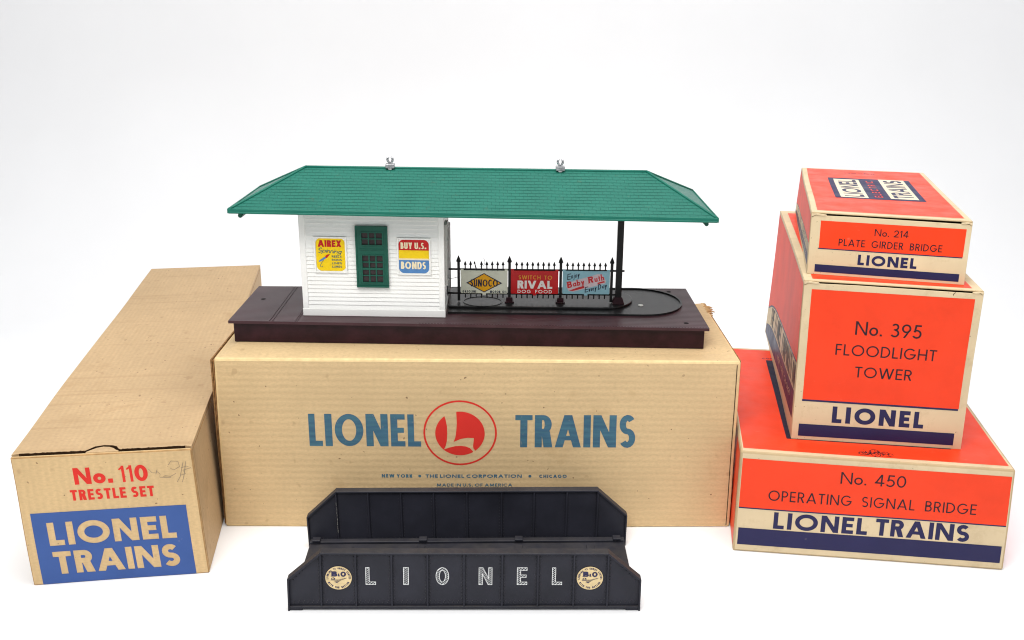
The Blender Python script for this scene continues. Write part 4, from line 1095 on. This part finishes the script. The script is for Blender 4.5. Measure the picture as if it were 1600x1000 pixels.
# thin step below the top bead
mb.box(EX0, EX1, EY0 - .0019, EY0 - .0012, EZ - .0003, EZ + .0012)
mb.build('fascia', 'roof_green', roof, smap, bevel=.0003, seg=1, cut=CUT)
for x in (EX0 + .0040, EX1 - .0080):
    mb = MB()
    for y in (.006, .070): mb.box(x, x + .0038, y, y + .022, EZ - .0042, EZ - .0002)
    mb.tube([(x + .0019, .004, EZ - .0038), (x + .0019, .094, EZ - .0038)], .0017, 8)
    mb.build('eave_bracket', 'window_green', roof, smap)
# two little clips on the ridge
for cx in (.1263, .2624):
    mb = MB()
    mb.box(cx - .0036, cx + .0036, RY - .0034, RY + .0030, RZ + .0002, RZ + .0036)
    mb.prism([(cx - .0022, RZ + .0001), (cx + .0022, RZ + .0001), (cx + .0008, RZ - .0012), (cx - .0008, RZ - .0012)], RY - .0033, RY - .0016, 'Y')
    bs = mb.build('clip_base', 'metal_dull', roof, smap, bevel=.0004)
    mb = MB()
    for s_ in (-1, 1):
        pts = [(cx + s_ * .0011, RY, RZ + .0034), (cx + s_ * .0008, RY, RZ + .0044), (cx + s_ * .0018, RY, RZ + .0058), (cx + s_ * .0021, RY, RZ + .0070), (cx + s_ * .0017, RY, RZ + .0082), (cx + s_ * .0009, RY, RZ + .0090)]
        mb.tube(pts, [.0010, .0009, .0010, .0010, .0009, .0005], 8)
    mb.tube([(cx - .0010, RY, RZ + .0047), (cx + .0010, RY, RZ + .0047)], .0006, 8)
    mb.build('clip_prongs', 'metal', roof, smap, smooth=True)
# post
mb = MB()
mb.box(.3113, .3164, .0515, .0560, ZP, EZ + .004)
post = mb.build('roof_post', 'iron_black', st, smap, bevel=.0004, seg=1)
mb = MB(); ZB = ZP
for sx, sy in ((1, 0),):
    c0, c1 = (.3087, .0500), (.3190, .0585); t0, t1 = (.3106, .0512), (.3171, .0565)
    lo = [(c0[0], c0[1], ZB), (c1[0], c0[1], ZB), (c1[0], c1[1], ZB), (c0[0], c1[1], ZB)]
    hi = [(t0[0], t0[1], ZB + .0062), (t1[0], t0[1], ZB + .0062), (t1[0], t1[1], ZB + .0062), (t0[0], t1[1], ZB + .0062)]
    lv = [mb.bm.verts.new(p) for p in lo]; hv = [mb.bm.verts.new(p) for p in hi]
    mb.bm.faces.new(lv[::-1]); mb.bm.faces.new(hv)
    for i in range(4): mb.bm.faces.new((lv[i], lv[(i + 1) % 4], hv[(i + 1) % 4], hv[i]))
mb.build('post_foot', 'maroon', post, smap, bevel=.0004, seg=1)
# fence
FY = .0555
fen = MB()
def spear(mb, x, z0, z1, r, head, hw, dx=0.0):
    mb.box(x - r, x + r, FY - r, FY + r, z0, z1 - head)
    mb.lathe(x + dx, FY, [(r * .9, z1 - head - .0002), (hw, z1 - head + .0006), (hw * .75, z1 - head * .6), (.0002, z1)], 8)
fen.box(.1705, .3186, FY - .0006, FY + .0006, .0482, .0496)
fen.box(.1705, .3120, FY - .0006, FY + .0006, .0274, .0289)
pk = []
for s_, e_ in ((.1853, .2169), (.2282, .2597), (.2707, .3026)):
    for i in range(8): pk.append(s_ + (e_ - s_) * i / 7)
for i, x in enumerate(pk):
    if i == 2:     # one picket is bent and broken short
        fen.box(x - .0004, x + .0004, FY - .0004, FY + .0004, .0243, .0498)
        fen.tube([(x, FY, .0498), (x - .0014, FY, .0552)], [.0006, .0003], 6)
        fen.lathe(x - .0012, FY, [(.0003, .0535), (.0009, .0540), (.0002, .0557)], 6); continue
    spear(fen, x, .0243, .0559, .00052, .0034, .00130)
fence = fen.build('fence', 'iron_black', st, smap)
for k, x in enumerate((.1798, .2223, .2652, .3080)):
    mb = MB(); spear(mb, x, .0205 if k in (1, 2) else .0218, .0606, .0011, .0056, .0021)
    fpst = mb.build('fence_post', 'iron_black', fence, smap)
    if k in (1, 2):
        mb = MB()
        mb.box(x - .0040, x + .0040, .0516, .0592, ZP, ZP + .0012); mb.box(x - .0027, x + .0027, .0527, .0583, ZP + .0012, ZP + .0045)
        mb.build('fence_foot', 'maroon', fence, smap, bevel=.0004, seg=1)
# signs hung on the fence
SYF = FY - .0009
def sign(x0, x1, z0, z1, mat):
    mb = MB(); xm = (x0 + x1) / 2
    P = [(x0, z0 + .0006), (x0 + .0006, z0), (xm - .0016, z0), (xm - .0012, z0 - .0014), (xm + .0012, z0 - .0014), (xm + .0016, z0), (x1 - .0006, z0), (x1, z0 + .0006),
         (x1, z1 + .0008), (x1 - .0024, z1 + .0008), (x1 - .0026, z1 - .0004), (x0 + .0026, z1 - .0004), (x0 + .0024, z1 + .0008), (x0, z1 + .0008)]
    mb.prism(P, SYF - .0008, SYF, 'Y')
    return mb.build('sign', mat, st, smap, bevel=.00015, seg=1)
sp = lambda off: (lambda a, b: (a, SYF - .0008 - off, b))
s1 = sign(.1814, .2207, .0285, .0487, 's_cream')
ink('sign_diamond', s1, [[(201, 46.2), (216.2, 37.6), (201, 29.4), (186.0, 37.6)]], 's_navy', sp(.0001), smap)
ink('sign_diamond', s1, [[(201, 45.4), (214.4, 37.6), (201, 30.2), (187.8, 37.6)]], 's_yellow', sp(.00018), smap)
ink('sign_lettering', s1, text('SUNOCO', 189.6, 34.5, 6.2, 22.9, .165, .10), 's_navy', sp(.00026), smap)
ink('sign_lettering', s1, text('GASOLINE', 183.0, 29.1, 2.0, 11.4, .24, .2) + text('MOTOR OIL', 206.0, 29.1, 2.0, 14.0, .24, .2, space=.6), 's_navy', sp(.00012), smap)
s2 = sign(.2234, .2632, .0285, .0490, 's_red')
ink('sign_lettering', s2, text('SWITCH TO', 229.9, 41.2, 3.4, 28.0, .17, .22, space=.7), 's_gold', sp(.00012), smap)
ink('sign_lettering', s2, text('RIVAL', 229.0, 33.2, 6.9, 29.2, .265, .11), 's_white', sp(.00012), smap)
ink('sign_lettering', s2, text('DOG FOOD', 229.1, 29.2, 2.9, 28.8, .19, .3, space=1.0), 's_white', sp(.00012), smap)
s3 = sign(.2667, .3064, .0288, .0493, 's_blue')
ink('sign_lettering', s3, text('E', 270.6, 41.0, 5.0, 3.0, .14, 0, .25, 12) + text('njoy', 273.9, 42.2, 4.2, 7.2, .14, .08, .3, 14), 's_navy', sp(.00012), smap)
bar = [[(272.0, 31.4), (276.0, 30.9), (302.6, 38.4), (303.4, 40.4), (299.6, 46.2), (296.0, 46.4), (270.6, 38.4), (269.6, 36.2)]]
ink('sign_drawing', s3, bar, 's_pink', sp(.0001), smap)
ink('sign_lettering', s3, text('B', 271.0, 33.8, 5.6, 4.2, .24, 0, .1, 13, .08) + text('aby', 275.8, 35.2, 5.2, 9.8, .19, .10, .05, 13, .04) + text('R', 288.6, 38.2, 5.6, 4.4, .24, 0, .1, 13, .08) + text('uth', 293.8, 39.5, 5.2, 8.2, .19, .11, .05, 13, .04), 's_redink', sp(.00018), smap)
ink('sign_drawing', s3, [[(272.2, 31.8), (275.6, 31.6), (285.2, 34.2), (284.8, 36.0), (281, 35.2)], [(296.0, 37.6), (302.4, 39.4), (301.6, 40.6), (296.2, 39.0)]], 's_redink', sp(.00018), smap)
ink('sign_lettering', s3, text('E', 285.6, 30.2, 4.6, 2.8, .15, 0, .25, 14) + text('very', 288.6, 30.9, 4.0, 7.0, .15, .08, .3, 14) + text('D', 296.6, 32.8, 4.6, 2.8, .15, 0, .25, 14) + text('ay', 300.0, 33.8, 4.0, 4.2, .15, .08, .3, 14), 's_navy', sp(.00018), smap)
# loose bit of wire behind the first sign
mb = MB()
mb.tube([(.1716, .062, .0385), (.176, .060, .0400), (.1795, .0585, .0415)], .00022, 6)
mb.tube([(.1965, .0585, .0500), (.1990, .0585, .0507), (.2010, .0585, .0515), (.2018, .0585, .0545), (.2006, .0585, .0582)], .00018, 6)
mb.build('loose_wire', 'metal_dull', fence, smap)

for o in S.objects:
    if '_o' in o.keys(): del o['_o']
